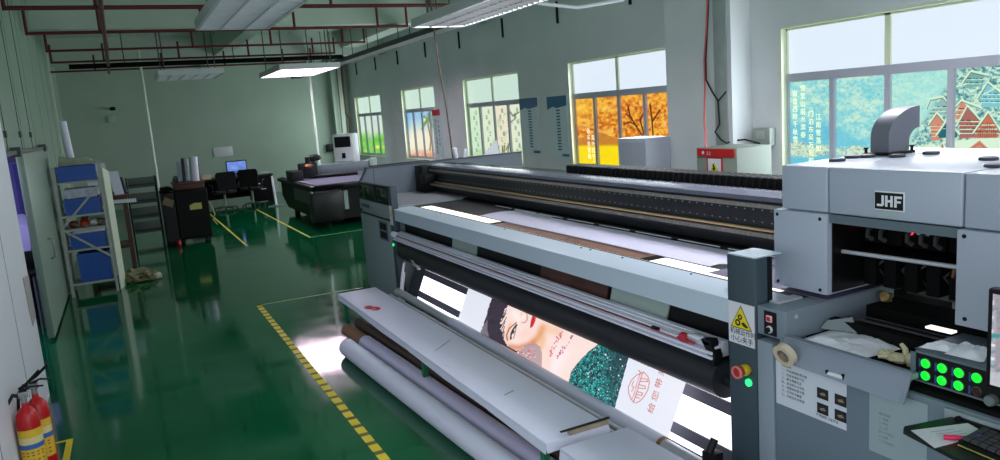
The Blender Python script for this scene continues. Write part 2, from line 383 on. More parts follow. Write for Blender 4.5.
for k, (ya, yb) in enumerate(WIN):
    b = MB(); fx0, fx1 = XR+.07, XR+.13; ym = (ya+yb)/2
    e = .002
    for (a, c) in ((yb+e, yb+.05), (ym-.03, ym+.03), (ya-.05, ya-e)): b.box(fx0, fx1, a, c, ZS+.01, ZT)
    for z0, z1 in ((ZS+.002, ZS+.06), (ZT-.09, ZT)): b.box(fx0-.004, fx1, yb+e, ya-e, z0, z1)
    for q in ((ya+ym)/2, (ym+yb)/2): b.box(fx0-.01, fx1, q-.028, q+.028, ZS+.05, ZT-.08)
    b.mi = 1
    for (a, c) in ((yb+e, yb+.045), (ym-.03, ym+.03), (ya-.045, ya-e)): b.box(fx0, fx1, a, c, ZT, ZH-.002)
    b.box(fx0, fx1, yb+e, ya-e, ZH-.04, ZH-.002)
    b.box(XR-.004, fx0, ya-.03, ya-e, ZS+.002, ZH-.002); b.box(XR-.004, fx0, yb+e, yb+.012, ZS+.002, ZH-.002); b.box(XR-.004, fx0, yb+.012, ya-.03, ZH-.02, ZH-.002); b.box(XR-.02, fx0, yb+e, ya-e, ZS-.03, ZS+.002)
    w = struct('window_%d' % (k+1), b, [M['wframe'], M['wjamb']], WLAB[k], 'window')
    g = up_w if k >= 3 else up_g
    for a, c in ((yb+.045, ym-.03), (ym+.03, ya-.045)):
        q = MB(); q.box(XR+.095, XR+.1, a, c, ZT, ZH-.04); obj('upper_pane', q, g, w)
    x1 = XR+.1; edges = [yb+.05, (ym+yb)/2, ym, (ym+ya)/2, ya-.05]
    for i in range(4):
        y0, y1 = edges[i]+(.028 if i else 0), edges[i+1]-(.028 if i < 3 else 0)
        res = {0: 16, 1: 22, 2: 30, 3: 60, 4: 130}[k]
        painted('film_pane', (x1, y1, ZS+.06), (0, y0-y1, 0), (0, 0, ZT-.09-ZS-.06), res, int(res*1.9), FILMS[k], film, w)
    if k == 4:
        q = MB()
        for (yy, z0, st) in LET:
            for i, ch in enumerate(st): q.text(ch, (XR+.094, yy, z0-.07-i*.083), (0,-1,0), (0,0,1), .072, .0005)
        obj('film_lettering', q, mat('cream film lettering', (232,234,186), .5, emit=.8), w)
    if k == 3:
        q = MB()
        for (yy, z0, st) in ((9.98, 1.5, '停车坐爱枫'), (9.86, 1.4, '霜叶红于二月')):
            for i, ch in enumerate(st): q.text(ch, (XR+.094, yy, z0-i*.1), (0,-1,0), (0,0,1), .09, .0005)
        obj('film_lettering', q, mat('white film lettering', (250,246,226), .5, emit=.8), w)
    if k == 2:
        q = MB(); src = '山高月小水落石出清风明月江流有声断岸千尺春江花月夜静听松涛'
        for i in range(4):
            for j in range(8):
                yy = ya-.3-i*.6+(.1 if j % 2 else 0); q.text(src[(i*8+j) % len(src)], (XR+.094, yy, 1.9-j*.11), (0,-1,0), (0,0,1), .1, .0005)
        obj('film_lettering', q, mat('dark green lettering', (70,90,70), .6), w)
    L = bpy.data.lights.new('daylight', 'AREA'); L.shape = 'RECTANGLE'; L.size = ZH-ZS-.3; L.size_y = ya-yb-.2; L.energy = DAY[k]; L.color = (.86, .95, 1)
    lo = bpy.data.objects.new('daylight', L); COL.objects.link(lo); lo.location = (XR+.04, ym, (ZS+ZH)/2); lo.rotation_euler = (0, PI/2, 0)

# ------------------------------------------------------------------ sliding door and what shows through the doorway
b = MB(); b.box(-.92, -.86, 8.62, 11.3, .03, 1.9, .006)
d = struct('door_1', b, mat('pale door leaf', (132,152,138), .4, var=.05, scale=2), 'pale green sliding door hung on an overhead track', 'door')
b = MB(); b.box(-.90, -.86, 7.3, 11.6, 1.9, 1.94); b.box(-.915, -.83, 8.2, 8.28, 1.88, 1.97); b.box(-.915, -.83, 10.9, 10.98, 1.88, 1.97); obj('door_track', b, mat('track grey', (74,84,78), .5), d)
b = MB(); b.tube([(-.855,9.5,.95),(-.81,9.5,.93),(-.81,9.5,.74),(-.855,9.5,.72)], .012); obj('door_handle', b, M['steel'], d)
b = MB()
for y in (7.8, 8.9, 9.9): b.cyl((-.88,y,2.1), (-.88,y,ZC-.6), .004, n=6); b.box(-.892,-.868,y-.02,y+.02,2.06,2.12); b.cyl((-.88,y,1.94),(-.88,y,2.06),.004,n=6)
obj('hanger_rod', b, mat('rod grey', (70,78,76), .5), d)
b = MB(); b.slab([(-.775,6.42,1.02),(-.775,6.74,.99),(-.775,6.74,.66),(-.775,6.5,.63),(-.775,6.46,.72)], (-.003,0,0))
tag(obj('notice_card', b, mat('beige card', (170,162,160), .6)), 'torn beige card stuck on the white doorway jamb', 'card')
b = MB()
n = 16
pts = [(-1.0-.9*i/n, 11.0+.06*math.sin(i*2.4)) for i in range(n+1)]
for p, q in zip(pts, pts[1:]): b.poly([(p[0],p[1],.5),(q[0],q[1],.5),(q[0],q[1],1.75),(p[0],p[1],1.75)])
b.cyl((-.97,11,1.76),(-2.0,11,1.76),.012)
o = obj('hanging_curtain', b, mat('violet curtain', (98,90,164), .7, var=.15, scale=3)); tag(o, 'violet curtain hanging inside the side room', 'curtain')
t = thing('draped_table', 'table under a pale violet cloth inside the side room', 'table', (-1.55, 9.9, 0))
b = MB(); b.prism([(-2.0,.8),(-1.02,.8),(-1.0,1.1),(-1.15,1.18),(-1.7,1.14),(-2.02,1.08)], 'Y', 9.4, 10.4); obj('cloth', b, mat('pale violet cloth', (186,176,236), .7), t)
for x in (-1.95,-1.05):
    for y in (9.45,10.35): b = MB(); b.box(x-.02,x+.02,y-.02,y+.02,0,.8); obj('leg', b, M['anod'], t)
t = thing('stool', 'black stool beside the draped table in the side room', 'stool', (-1.14, 9.2, 0))
b = MB(); b.box(-1.3,-.97,9.02,9.34,.62,.67,.02); b.box(-1.3,-.97,9.3,9.34,.67,.86,.01); obj('seat', b, M['black'], t)
for x in (-1.27,-1.0):
    for y in (9.05,9.31): b = MB(); b.cyl((x,y,0),(x,y,.62),.012); obj('leg', b, M['steel'], t)

# ------------------------------------------------------------------ floor marking tape
def tape(label, pts, m=None):
    b = MB(); b.slab([(x, y, .0015) for x, y in pts], (0,0,.0006))
    tag(obj('floor_tape', b, m or M['yellow_mk']), label, 'tape', 'yellow tape lines on the floor')
def striped():
    m = mat('striped tape', (214,196,40), .5); nt = m.node_tree; bs = nt.nodes['Principled BSDF']
    tc = nt.nodes.new('ShaderNodeTexCoord'); sp = nt.nodes.new('ShaderNodeSeparateXYZ'); mt = nt.nodes.new('ShaderNodeMath'); mt.operation = 'MULTIPLY'; mt.inputs[1].default_value = 6.5
    fr = nt.nodes.new('ShaderNodeMath'); fr.operation = 'FRACT'; gt = nt.nodes.new('ShaderNodeMath'); gt.operation = 'GREATER_THAN'; gt.inputs[1].default_value = .68
    mx = nt.nodes.new('ShaderNodeMixRGB'); mx.inputs['Color1'].default_value = list(lin((216,198,40)))+[1]; mx.inputs['Color2'].default_value = list(lin((96,84,40)))+[1]
    L = nt.links.new; L(tc.outputs['Object'], sp.inputs[0]); L(sp.outputs['Y'], mt.inputs[0]); L(mt.outputs[0], fr.inputs[0]); L(fr.outputs[0], gt.inputs[0]); L(gt.outputs[0], mx.inputs['Fac']); L(mx.outputs[0], bs.inputs['Base Color'])
    return m
tape('striped yellow floor tape running beside the low bench', [(1.1,2.5),(1.16,2.5),(1.17,8.64),(1.11,8.64)], striped())
tape('faint yellow floor tape crossing behind the low bench', [(1.11,8.56),(1.11,8.61),(2.35,8.57),(2.35,8.52)], mat('faint tape', (110,140,84), .5, var=.4, scale=20))
tape('thin yellow floor tape beside the black stickered cabinet', [(1.66,13.1),(1.7,13.1),(1.7,19.2),(1.66,19.2)])
tape('thin yellow floor tape beside the flatbed cutter', [(2.72,13.07),(2.76,13.07),(2.74,18.7),(2.70,18.7)])
tape('faint yellow floor tape across the near end of the flatbed cutter', [(2.76,13.05),(2.76,13.1),(4.6,13.14),(4.6,13.09)], MATS['faint tape'])
tape('yellow floor tape bracket edge beside the fire extinguishers', [(-.62,3.9),(-.57,3.9),(-.56,5.63),(-.60,5.63)], M['yellow'])
tape('short yellow floor tape end behind the fire extinguishers', [(-.77,5.6),(-.60,5.6),(-.60,5.63),(-.77,5.63)], M['yellow'])

# ------------------------------------------------------------------ fire extinguishers
def extinguisher(loc, label):
    t = thing('fire_extinguisher', label, 'fire extinguisher', (0,0,0), 'fire extinguishers by the white wall')
    b = MB(); b.lathe((0,0,0), [(.06,0),(.072,.012),(.074,.03),(.074,.33),(.066,.37),(.045,.395),(.022,.41),(.02,.43)], 28); obj('cylinder', b, M['red'], t)
    b = MB(); n = 14
    for i in range(n):
        a0, a1 = math.radians(-175+i*170/n), math.radians(-175+(i+1)*170/n); r = .0752
        for z0, z1, mi in ((.1,.2,0),(.2,.225,1),(.225,.26,2),(.26,.3,0)):
            b.mi = mi; b.poly([(r*math.cos(a0),r*math.sin(a0),z0),(r*math.cos(a1),r*math.sin(a1),z0),(r*math.cos(a1),r*math.sin(a1),z1),(r*math.cos(a0),r*math.sin(a0),z1)])
    b.mi = 3
    for k, z in enumerate((.12,.14,.165,.18)):
        for a in (-150,-125,-100,-75,-50): 
            a0, a1 = math.radians(a), math.radians(a+14); b.poly([(.0758*math.cos(a0),.0758*math.sin(a0),z),(.0758*math.cos(a1),.0758*math.sin(a1),z),(.0758*math.cos(a1),.0758*math.sin(a1),z+.006),(.0758*math.cos(a0),.0758*math.sin(a0),z+.006)])
    obj('instruction_label', b, [mat('yellow label', (236,196,60), .5), mat('label blue', (60,110,190), .5), mat('label cream', (240,224,160), .5), mat('label print', (150,80,30), .5)], t)
    b = MB(); b.cyl((0,0,.42),(0,0,.48),.02); b.box(-.03,.03,-.016,.016,.455,.485,.004); obj('valve', b, M['steel'], t)
    b = MB(); b.slab([(-.02,-.012,.485),(.02,-.012,.485),(.05,-.01,.5),(.13,-.008,.49),(.13,.008,.49),(.05,.01,.5),(.02,.012,.485),(-.02,.012,.485)], (0,0,.006))
    b.tube([(-.02,0,.5),(.03,0,.52),(.12,0,.575)], .008); obj('handle', b, M['black'], t)
    b = MB(); b.tube([(-.02,.0,.465),(-.06,-.01,.48),(-.1,-.02,.44),(-.115,-.02,.36),(-.112,-.02,.2),(-.108,-.01,.12)], .011); b.cyl((-.108,-.01,.13),(-.108,-.01,.02),.016,.02); obj('hose', b, M['rubber'], t)
    return t
e = extinguisher((0,0,0), 'front red fire extinguisher with yellow label standing by the white wall'); e.scale = (.83, .83, 1.18); move(e, (-.708, 5.0, .0), math.radians(8))
e2 = dup(e, (-.668, 5.142, .0), math.radians(-14), 'rear red fire extinguisher half hidden behind the front one')

# ------------------------------------------------------------------ wire rack with bins
RX0, RX1, RY0, RY1 = -.80, -.29, 10.85, 11.4
t = thing('storage_rack', 'light grey steel rack full of blue bins beside the sliding door', 'rack', ((RX0+RX1)/2, (RY0+RY1)/2, 0))
rk = mat('rack paint', (168,172,166), .5)
for x in (RX0, RX1):
    for y in (RY0, RY1):
        b = MB(); b.box(x-.016, x+.016, y-.016, y+.016, 0, 1.66 if x < -.5 else 1.72); obj('post', b, rk, t)
SH = (.17, .61, .875, 1.05, 1.475)
for z in SH:
    b = MB(); b.box(RX0+.016, RX1-.016, RY0-.01, RY1+.01, z-.025, z); obj('shelf', b, rk, t)
for p, q in (((RX0,.9),(RX1,1.43)), ((RX0,.88),(RX1,.46))):
    b = MB(); b.slab([(p[0],RY0-.022,p[1]-.018),(q[0],RY0-.022,q[1]-.018),(q[0],RY0-.022,q[1]+.018),(p[0],RY0-.022,p[1]+.018)], (0,.005,0)); obj('brace', b, rk, t)
def bin_(x0, x1, y0, y1, z, h, label):
    b = MB(); w = .012; s = .012
    b.box(x0+s, x1-s, y0+s, y1-s, z+.001, z+.01); b.box(x0+s, x1-s, y0+s, y0+s+w, z+.01, z+h); b.box(x0+s, x1-s, y1-s-w, y1-s, z+.01, z+h)
    b.box(x0+s, x0+s+w, y0+s+w, y1-s-w, z+.01, z+h); b.box(x1-s-w, x1-s, y0+s+w, y1-s-w, z+.01, z+h)
    b.box(x0, x1, y0, y0+s, z+h-.03, z+h); b.box(x0, x1, y0+.004, y0+s, z+h*.45, z+h*.45+.012)
    for i in range(1, 6): xx = x0+(x1-x0)*i/6; b.box(xx-.005, xx+.005, y0+.004, y0+s, z+.03, z+h-.03)
    tag(obj('storage_bin', b, M['blue'], smooth=False), label, 'bin', 'blue bins on the rack')
bin_(-.77,-.32,10.86,11.3,1.477,.19,'blue bin on the topmost shelf of the rack')
bin_(-.75,-.32,10.86,11.3,1.052,.2,'shallow blue bin under the stacked papers on the rack')
bin_(-.75,-.32,10.86,11.3,.612,.19,'blue bin under the white box on the rack')
bin_(-.70,-.32,10.86,11.3,.172,.37,'large blue bin on the bottom shelf of the rack')
def carton(name, x0, x1, y0, y1, z0, z1, m, label, cat='box', rot=None, group=None):
    b = MB(); b.box(x0, x1, y0, y1, z0, z1, min(.006, (z1-z0)*.2)); o = tag(obj(name, b, m), label, cat, group)
    if rot: o.rotation_euler = (0, 0, rot)
    return o
carton('white_carton', -.7,-.33,10.9,11.25,.803,.848, M['paper'], 'flat white box lying across a blue bin on the rack')
carton('paper_stack', -.72,-.36,10.92,11.25,1.256,1.38, mat('printed papers', (196,200,220), .6, var=.25, scale=18), 'stack of pale printed papers in the middle of the rack', 'papers')
for i, (x, c, l) in enumerate(((-.68,(110,60,40),'brown lump of parts at the left of the rack clutter'),(-.56,(196,60,40),'orange red tool lump among the rack clutter'),(-.45,(206,206,200),'white cloth lump among the rack clutter'),(-.37,(120,116,90),'olive cloth lump at the right of the rack clutter'))):
    b = MB(); b.blob((x,11.0,.925), (.055,.09,.045), .25, 2, i); tag(obj('spare_part', b, mat('clutter %d' % i, c, .6)), l, 'clutter')
b = MB(); b.prism([(-.74,1.675),(-.36,1.675),(-.34,1.70),(-.46,1.78),(-.6,1.76),(-.72,1.80)], 'Y', 10.95, 11.25); tag(obj('folded_sheet', b, mat('grey sheet', (150,158,140), .7, var=.2, scale=9)), 'crumpled grey sheet lying on the top of the rack', 'sheet')
b = MB(); b.cyl((-.60,11.3,1.68),(-.63,11.34,2.24),.045,n=18); tag(obj('film_roll', b, M['paperroll']), 'white film roll standing on top of the rack', 'roll')
b = MB(); b.slab([(-.262,10.9,0),(-.2,11.25,0),(-.2,11.25,1.55),(-.262,10.9,1.62)], (.012,0,0)); tag(obj('foam_board', b, mat('pale board', (196,206,186), .6)), 'pale foam board leaning on the right side of the rack', 'board')
t = thing('cloth_bundle', 'crumpled olive cloth bundle on the floor by the rack', 'cloth', (-.05, 11.4, 0))
b = MB(); b.blob((-.06,11.4,.07), (.24,.24,.09), .3, 3, 3); b.blob((.1,11.3,.06), (.12,.12,.07), .3, 3, 5); obj('cloth', b, mat('olive cloth', (120,118,84), .85, var=.5, scale=12), t)
b = MB(); b.blob((.2,11.25,.05), (.06,.06,.05), .3, 2, 4); obj('cloth_tail', b, mat('pale cloth', (190,190,170), .8), t)

# ------------------------------------------------------------------ far left: wooden table, leaning boards, tray rack, black cabinet
t = thing('work_table', 'dark red wooden table behind the rack', 'table', (-.28, 13.0, 0))
b = MB(); b.box(-.7,.02,12.6,13.6,1.08,1.12,.006); b.box(-.66,-.02,12.66,13.5,.98,1.08); obj('tabletop', b, M['wood'], t)
for x in (-.64,-.06):
    for y in (12.68,13.5): b = MB(); b.box(x-.03,x+.03,y-.03,y+.03,0,.98); obj('leg', b, M['wood'], t)
b = MB(); b.box(-.62,-.08,12.72,13.46,.3,.33); obj('lower_shelf', b, M['wood'], t)
for i, (x, h, lab) in enumerate(((-.5,.58,'white board leaning at the left of the wooden table'),(-.34,.5,'white board leaning in the middle of the wooden table'),(-.18,.36,'short white board leaning at the right of the wooden table'))):
    b = MB(); b.slab([(x,12.72,1.122),(x+.13,12.72,1.122),(x+.09,12.78,1.12+h),(x-.05,12.78,1.12+h)], (0,.015,0)); tag(obj('leaning_board', b, M['paperroll']), lab, 'board', 'white boards on the wooden table')
b = MB(); b.cyl((-.05,12.95,1.122),(-.09,13.0,1.36),.055,n=16); tag(obj('black_tube', b, M['black']), 'short black tube standing on the wooden table', 'tube')
b = MB(); b.slab([(-.25,12.62,1.01),(.1,12.62,1.0),(.1,12.62,1.05),(-.25,12.62,1.06)], (0,-.1,0)); tag(obj('paper_bundle', b, M['paper']), 'flat white paper bundle sticking out of the wooden table', 'paper')
t = thing('tray_rack', 'dark steel rack with tilted grey trays against the far left side', 'rack', (.25, 15.8, 0))
for x in (-.0, .5):
    for y in (15.55,16.0): b = MB(); b.box(x-.015,x+.015,y-.015,y+.015,0,1.2); obj('post', b, M['anod'], t)
for i, z in enumerate((1.14,.84,.56,.28)):
    b = MB(); b.slab([(.02,15.5,z-.07),(.48,15.5,z-.07),(.48,16.0,z+.03),(.02,16.0,z+.03)], (0,0,.015)); b.box(.02,.48,15.5,15.52,z-.12,z-.055); obj('tray', b, mat('tray grey', (62,72,70), .45), t)
t = thing('tool_cabinet', 'black steel cabinet on castors with a yellow paper sticker', 'cabinet', (.99, 14.6, 0))
b = MB(); b.box(.72,1.26,14.2,15.0,.1,.97,.01); b.box(.74,1.24,14.19,14.2,.14,.78); b.box(.74,1.24,14.19,14.2,.8,.94); obj('body', b, mat('dark cabinet paint', (12,14,15), .6, spec=.2), t)
b = MB(); b.slab([(.94,14.186,.62),(1.14,14.186,.62),(1.14,14.186,.73),(1.02,14.186,.735),(.94,14.186,.7)], (0,.002,0)); obj('sticker', b, mat('yellow paper', (196,186,110), .6), t, label='torn yellow paper sticker')
for x in (.78,1.2):
    for y in (14.28,14.9): b = MB(); b.cyl((x-.02,y,.05),(x+.02,y,.05),.05); b.box(x-.025,x+.025,y-.03,y+.03,.05,.1); obj('castor', b, M['rubber'], t)
b = MB(); b.tube([(1.28,14.25,.72),(1.34,14.2,.5),(1.3,14.2,.4),(1.36,14.2,.3)], .012); obj('cable', b, mat('beige cable', (180,170,130), .5), t)
b = MB(); b.blob((.68,14.1,.06), (.04,.04,.06), .1, 2, 2); tag(obj('red_canister', b, M['red']), 'small red canister on the floor by the black cabinet', 'canister')
b = MB(); b.box(.74,1.24,14.3,14.9,.975,1.07,.008); b.box(.72,1.26,14.28,14.92,1.07,1.1,.004); tag(obj('brown_box', b, M['wood']), 'dark brown box lying on the black stickered cabinet', 'box')
b = MB(); b.box(.5,.71,14.2,14.8,0,.95,.01); b.box(.52,.69,14.19,14.2,.1,.9); tag(obj('dark_crate', b, M['anod']), 'tall dark crate standing left of the black stickered cabinet', 'crate')
b = MB(); b.blob((.6,14.4,1.0), (.1,.14,.06), .3, 3, 9); tag(obj('dark_bag', b, M['blackm']), 'dark crumpled bag on the tall crate', 'bag')
b = MB(); b.blob((.78,14.34,1.17), (.05,.05,.07), .4, 2, 19); tag(obj('green_lump', b, mat('dull green', (40,60,44), .7)), 'dull green cloth lump on the dark brown box', 'cloth')
b = MB(); b.slab([(.5,14.14,.78),(.66,14.14,.7),(.7,14.14,.82),(.56,14.14,.9)], (0,.01,0)); tag(obj('brown_card', b, mat('card brown', (120,104,80), .7)), 'tilted brown card hung on the front of the tall crate', 'card')
for i, (x, y, r, h, c, l) in enumerate(((.87,14.7,.035,.36,(190,196,220),'thin pale roll at the left of the upright rolls'),(.94,14.62,.028,.42,(24,24,28),'thin black roll among the upright white rolls'),(1.0,14.72,.04,.4,(206,216,226),'medium white roll among the upright rolls'),(1.12,14.62,.075,.43,(206,204,222),'thick white roll among the upright rolls'),(1.2,14.8,.02,.3,(30,40,40),'thin dark roll at the right of the upright rolls'))):
    b = MB(); b.cyl((x,y,1.102),(x+.02,y,1.102+h),r,n=18); b.cyl((x+.02,y,1.102+h),(x+.02,y,1.104+h),r*.5,n=12)
    tag(obj('upright_roll', b, mat('roll %d' % i, c, .5)), l, 'roll', 'upright rolls on the dark brown box')
# white drop poles from the ceiling
for x, y, z0, l in ((.62, 18.0, .02, 'thin white conduit pole dropping behind the black cabinet'), (4.01, 17.2, .817, 'thin white conduit pole dropping to the flatbed cutter')):
    b = MB(); b.cyl((x,y,z0),(x,y,3.86),.028,n=10); b.box(x-.05,x+.05,y-.03,y+.03,3.78,3.84)
    if z0 < .1: b.cyl((x,y,0),(x,y,.02),.06)
    tag(obj('conduit_pole', b, mat('white conduit', (206,222,210), .4)), l, 'pole')
# ------------------------------------------------------------------ far wall items
b = MB(); b.box(2.36,2.89,YB-.02,YB-.001,1.2,1.47,.004); b.mi = 1
for i in range(4): b.box(2.44,2.8,YB-.022,YB-.02,1.26+i*.05,1.262+i*.05)
tag(obj('wall_notice', b, [M['paper'], M['ink']]), 'white framed notice on the far wall', 'notice')
t = thing('security_camera', 'small dark security camera on the far wall', 'camera', (-.12, YB, 2.72))
b = MB(); b.cyl((-.12,YB,2.74),(-.12,YB-.1,2.74),.02); obj('bracket', b, M['white'], t)
b = MB(); b.lathe((-.12,YB-.2,2.74), [(.03,0),(.05,.02),(.05,.1),(.04,.14)], 14, 'X'); b.cyl((-.12,YB-.1,2.74),(-.1,YB-.2,2.74),.02); obj('housing', b, M['black'], t)
b = MB(); b.box(-.2,-.02,YB-.08,YB,2.38,2.56,.01); tag(obj('junction_box', b, mat('pale box', (170,190,176), .5)), 'pale junction box under the security camera', 'box')
# ------------------------------------------------------------------ desks, monitor, chairs at the far end
t = thing('office_desk', 'long black desk along the far wall', 'desk', (2.4, 20.6, 0))
b = MB(); b.box(1.3,3.45,20.1,21.0,.7,.74,.005); obj('desktop', b, M['black'], t)
b = MB(); b.box(1.34,3.4,20.9,20.93,.15,.7); obj('modesty_panel', b, M['blackm'], t)
for x in (1.34,3.4): b = MB(); b.box(x-.02,x+.02,20.15,20.95,0,.7); obj('leg', b, M['black'], t)
b = MB(); b.box(2.9,3.35,20.12,20.8,.05,.69,.004); b.mi = 1; b.box(2.98,3.1,20.105,20.12,.5,.53); b.box(3.1,3.24,20.105,20.12,.36,.38); obj('drawer_unit', b, [M['blackm'], M['paper']], t)
t = thing('computer_monitor', 'small monitor with a blue picture on the far desk', 'monitor', (2.62, 20.5, .74))
b = MB(); b.box(2.36,2.88,20.5,20.54,.8,1.15,.008); obj('bezel', b, M['black'], t)
b = MB(); b.box(2.54,2.70,20.42,20.62,.742,.755); b.box(2.6,2.64,20.53,20.56,.75,.9); obj('stand', b, M['black'], t)
def scr(x, y):
    p = Paint(x, y, (58,96,190)); n = fbm(x/3, y/2.4, 4); p.mix(np.clip((n-.5)*5, 0, 1), (170,200,240)); p.mix(np.clip((.4-n)*6, 0, 1), (10,24,80)); p.mix((y < 171)*.8, (110,140,210)); return p.c
painted('screen', (2.385,20.498,.83), (.47,0,0), (0,0,.295), 40, 28, scr, print_mat('far screen picture', .9, .3, .1), t)
carton('beige_box', 1.72,1.95,20.3,20.55,.742,.86, mat('beige box', (214,196,160), .6), 'beige box on the far desk left of the monitor')
carton('desk_tray', 2.98,3.4,20.3,20.7,.742,.80, M['pale'], 'pale tray on the far desk right of the monitor', 'tray')
def office_chair():
    t = thing('office_chair', 'black office chair', 'chair', (0,0,0), 'black chairs at the far desk')
    b = MB(); b.box(-.24,.24,-.24,.24,.43,.5,.03); obj('seat', b, M['black'], t)
    b = MB(); b.prism([(-.22,.52),(.22,.52),(.24,.9),(.2,.96),(-.2,.96),(-.24,.9)], 'Y', -.27, -.22); b.box(-.03,.03,-.26,-.2,.44,.6); obj('backrest', b, M['blackm'], t)
    b = MB(); b.cyl((0,0,.1),(0,0,.43),.03); obj('column', b, M['steel'], t)
    for k in range(5):
        a = 2*PI*k/5; b = MB(); b.cyl((0,0,.1),(.28*math.cos(a),.28*math.sin(a),.07),.022,.016,n=8); b.cyl((.28*math.cos(a)-.015,.28*math.sin(a),.03),(.28*math.cos(a)+.015,.28*math.sin(a),.03),.03,n=10); obj('leg', b, mat('chair grey', (56,60,62), .5), t)
    for s in (-1, 1): b = MB(); b.tube([(s*.23,-.1,.46),(s*.29,-.1,.55),(s*.29,-.05,.66),(s*.29,.16,.66)], .018); obj('armrest', b, M['black'], t)
    return t
ch = office_chair(); ch['label'] = 'black office chair left of the far monitor with its back to the aisle'; move(ch, (2.1,19.3,0), math.radians(12))
dup(ch, (2.78,19.5,0), math.radians(-20), 'black office chair right in front of the far monitor')
# ------------------------------------------------------------------ flatbed cutter
t = thing('flatbed_cutter', 'black flatbed cutting table with a grey beam across it', 'cutter', (3.6, 15.4, 0))
CX0, CX1, CY0, CY1 = 3.12, 4.9, 13.9, 17.4
b = MB(); b.prism([(CX0+.1,.12),(CX1-.1,.12),(CX1,.4),(CX1,.74),(CX0,.74),(CX0,.4)], 'Y', CY0+.15, CY1-.1); obj('base', b, M['black'], t)
b = MB(); b.box(CX0-.06,CX1+.06,CY0,CY1,.72,.80,.02); obj('bed_frame', b, M['anod'], t)
b = MB(); b.box(CX0+.02,CX1-.02,CY0+.12,CY1-.08,.80,.815); obj('felt_bed', b, mat('violet grey felt', (92,88,110), .8, var=.1, scale=30), t)
b = MB(); b.box(CX0-.12,CX0+.5,CY0-.08,CY0+.25,.1,.72,.08); obj('corner_bin', b, mat('charcoal shell', (16,20,21), .4), t)
b = MB(); b.box(CX0-.012,CX0,CY0+.55,CY0+2.0,.42,.66); obj('side_panel', b, mat('teal grey panel', (70,90,92), .4), t)
b = MB(); b.box(CX0+.54,CX0+.62,CY0+.1,CY0+.149,.3,.66); obj('end_trim', b, M['pale'], t)
b = MB(); b.tube([(CX0-.06,CY0-.02,.76),(CX0-.02,CY0-.1,.80),(CX0+.3,CY0-.12,.80),(CX0+.5,CY0-.06,.78)], .03); obj('bumper', b, M['blackm'], t)
b = MB(); b.box(CX0+.35,CX1,15.9,16.1,.86,1.08,.015); obj('beam', b, mat('cutter grey', (104,112,120), .4), t)
b = MB(); b.cyl((CX0+.35,15.78,.86),(CX1-.5,15.5,.86),.04); obj('vacuum_tube', b, M['anod'], t)
b = MB(); b.box(CX0-.08,CX0+.16,15.6,16.2,.8,1.02,.02); b.box(CX0+.12,CX0+.5,15.72,15.9,.84,1.16,.02); b.cyl((CX0+.3,15.7,1.14),(CX0+.3,15.7,1.28),.05); b.blob((CX0+.45,15.8,1.24),(.14,.1,.07),.35,2,6); obj('cutting_head', b, M['anod'], t)
b = MB(); b.blob((CX0+.3,15.68,1.1),(.1,.06,.05),.3,2,7); obj('copper_motor', b, mat('copper', (150,96,70), .4, metal=.5), t)
b = MB(); b.cyl((CX1-.02,15.88,.82),(CX1-.02,15.88,1.12),.08); obj('beam_end', b, M['pale'], t)
b = MB(); b.tube([(CX0+1.15,CY0-.02,.2),(CX0+1.2,CY0-.05,.24),(CX0+1.4,CY0-.05,.24),(CX0+1.45,CY0-.02,.2)], .03); obj('chrome_fitting', b, M['alu'], t)
for x in (CX0+.25, CX1-.25):
    for y in (CY0+.3, CY1-.3): b = MB(); b.cyl((x,y,0),(x,y,.14),.06); obj('foot', b, M['rubber'], t)
t = thing('stanchion_post', 'pale thin post on a flat base by the flatbed cutter', 'post', (3.25, 19.0, 0))
b = MB(); b.box(3.05,3.45,18.95,19.05,0,.02); b.box(3.2,3.3,18.85,19.15,0,.03); obj('base', b, M['steel'], t)
b = MB(); b.cyl((3.25,19,.03),(3.22,19,.75),.03); obj('upright', b, M['white'], t)
# ------------------------------------------------------------------ air conditioner and things in the far corner
t = thing('floor_air_conditioner', 'white floor standing air conditioner in the far right corner', 'air conditioner', (5.35, 19.8, 0))
t.location = (0,0,0); LOC[t.name] = Vector((0,0,0))
b = MB(); b.box(-.29,.29,-.18,.18,.0,1.62,.015); obj('body', b, M['white'], t)
b = MB(); b.box(-.23,.23,-.186,-.18,1.27,1.55)
for i in range(7): b.box(-.23,.23,-.198,-.186,1.285+i*.038,1.297+i*.038)
obj('air_grille', b, M['anod'], t)
b = MB(); b.box(-.05,.05,-.19,-.18,.98,1.12,.01); obj('control_panel', b, M['black'], t)
b = MB(); b.box(-.25,.25,-.19,-.18,.15,.9,.003); obj('lower_grille', b, M['grey'], t)
move(t, (5.38, 19.8, 0), math.radians(-42))
carton('wall_control_box', 5.62,5.88,YB-.12,YB-.001,1.05,1.28, M['anod'], 'dark control box on the far wall beside the air conditioner', 'box')
b = MB(); b.tube([(6.32,22.82,3.6),(6.3,22.82,2.6),(6.3,22.8,2.2),(6.38,22.78,2.0),(6.36,22.8,1.4)], .03); b.tube([(6.1,22.6,3.5),(6.08,22.6,1.6)],.02)
tag(obj('drain_pipe', b, mat('rusty pipe', (110,86,60), .6)), 'rusty vertical pipe in the far right corner', 'pipe')

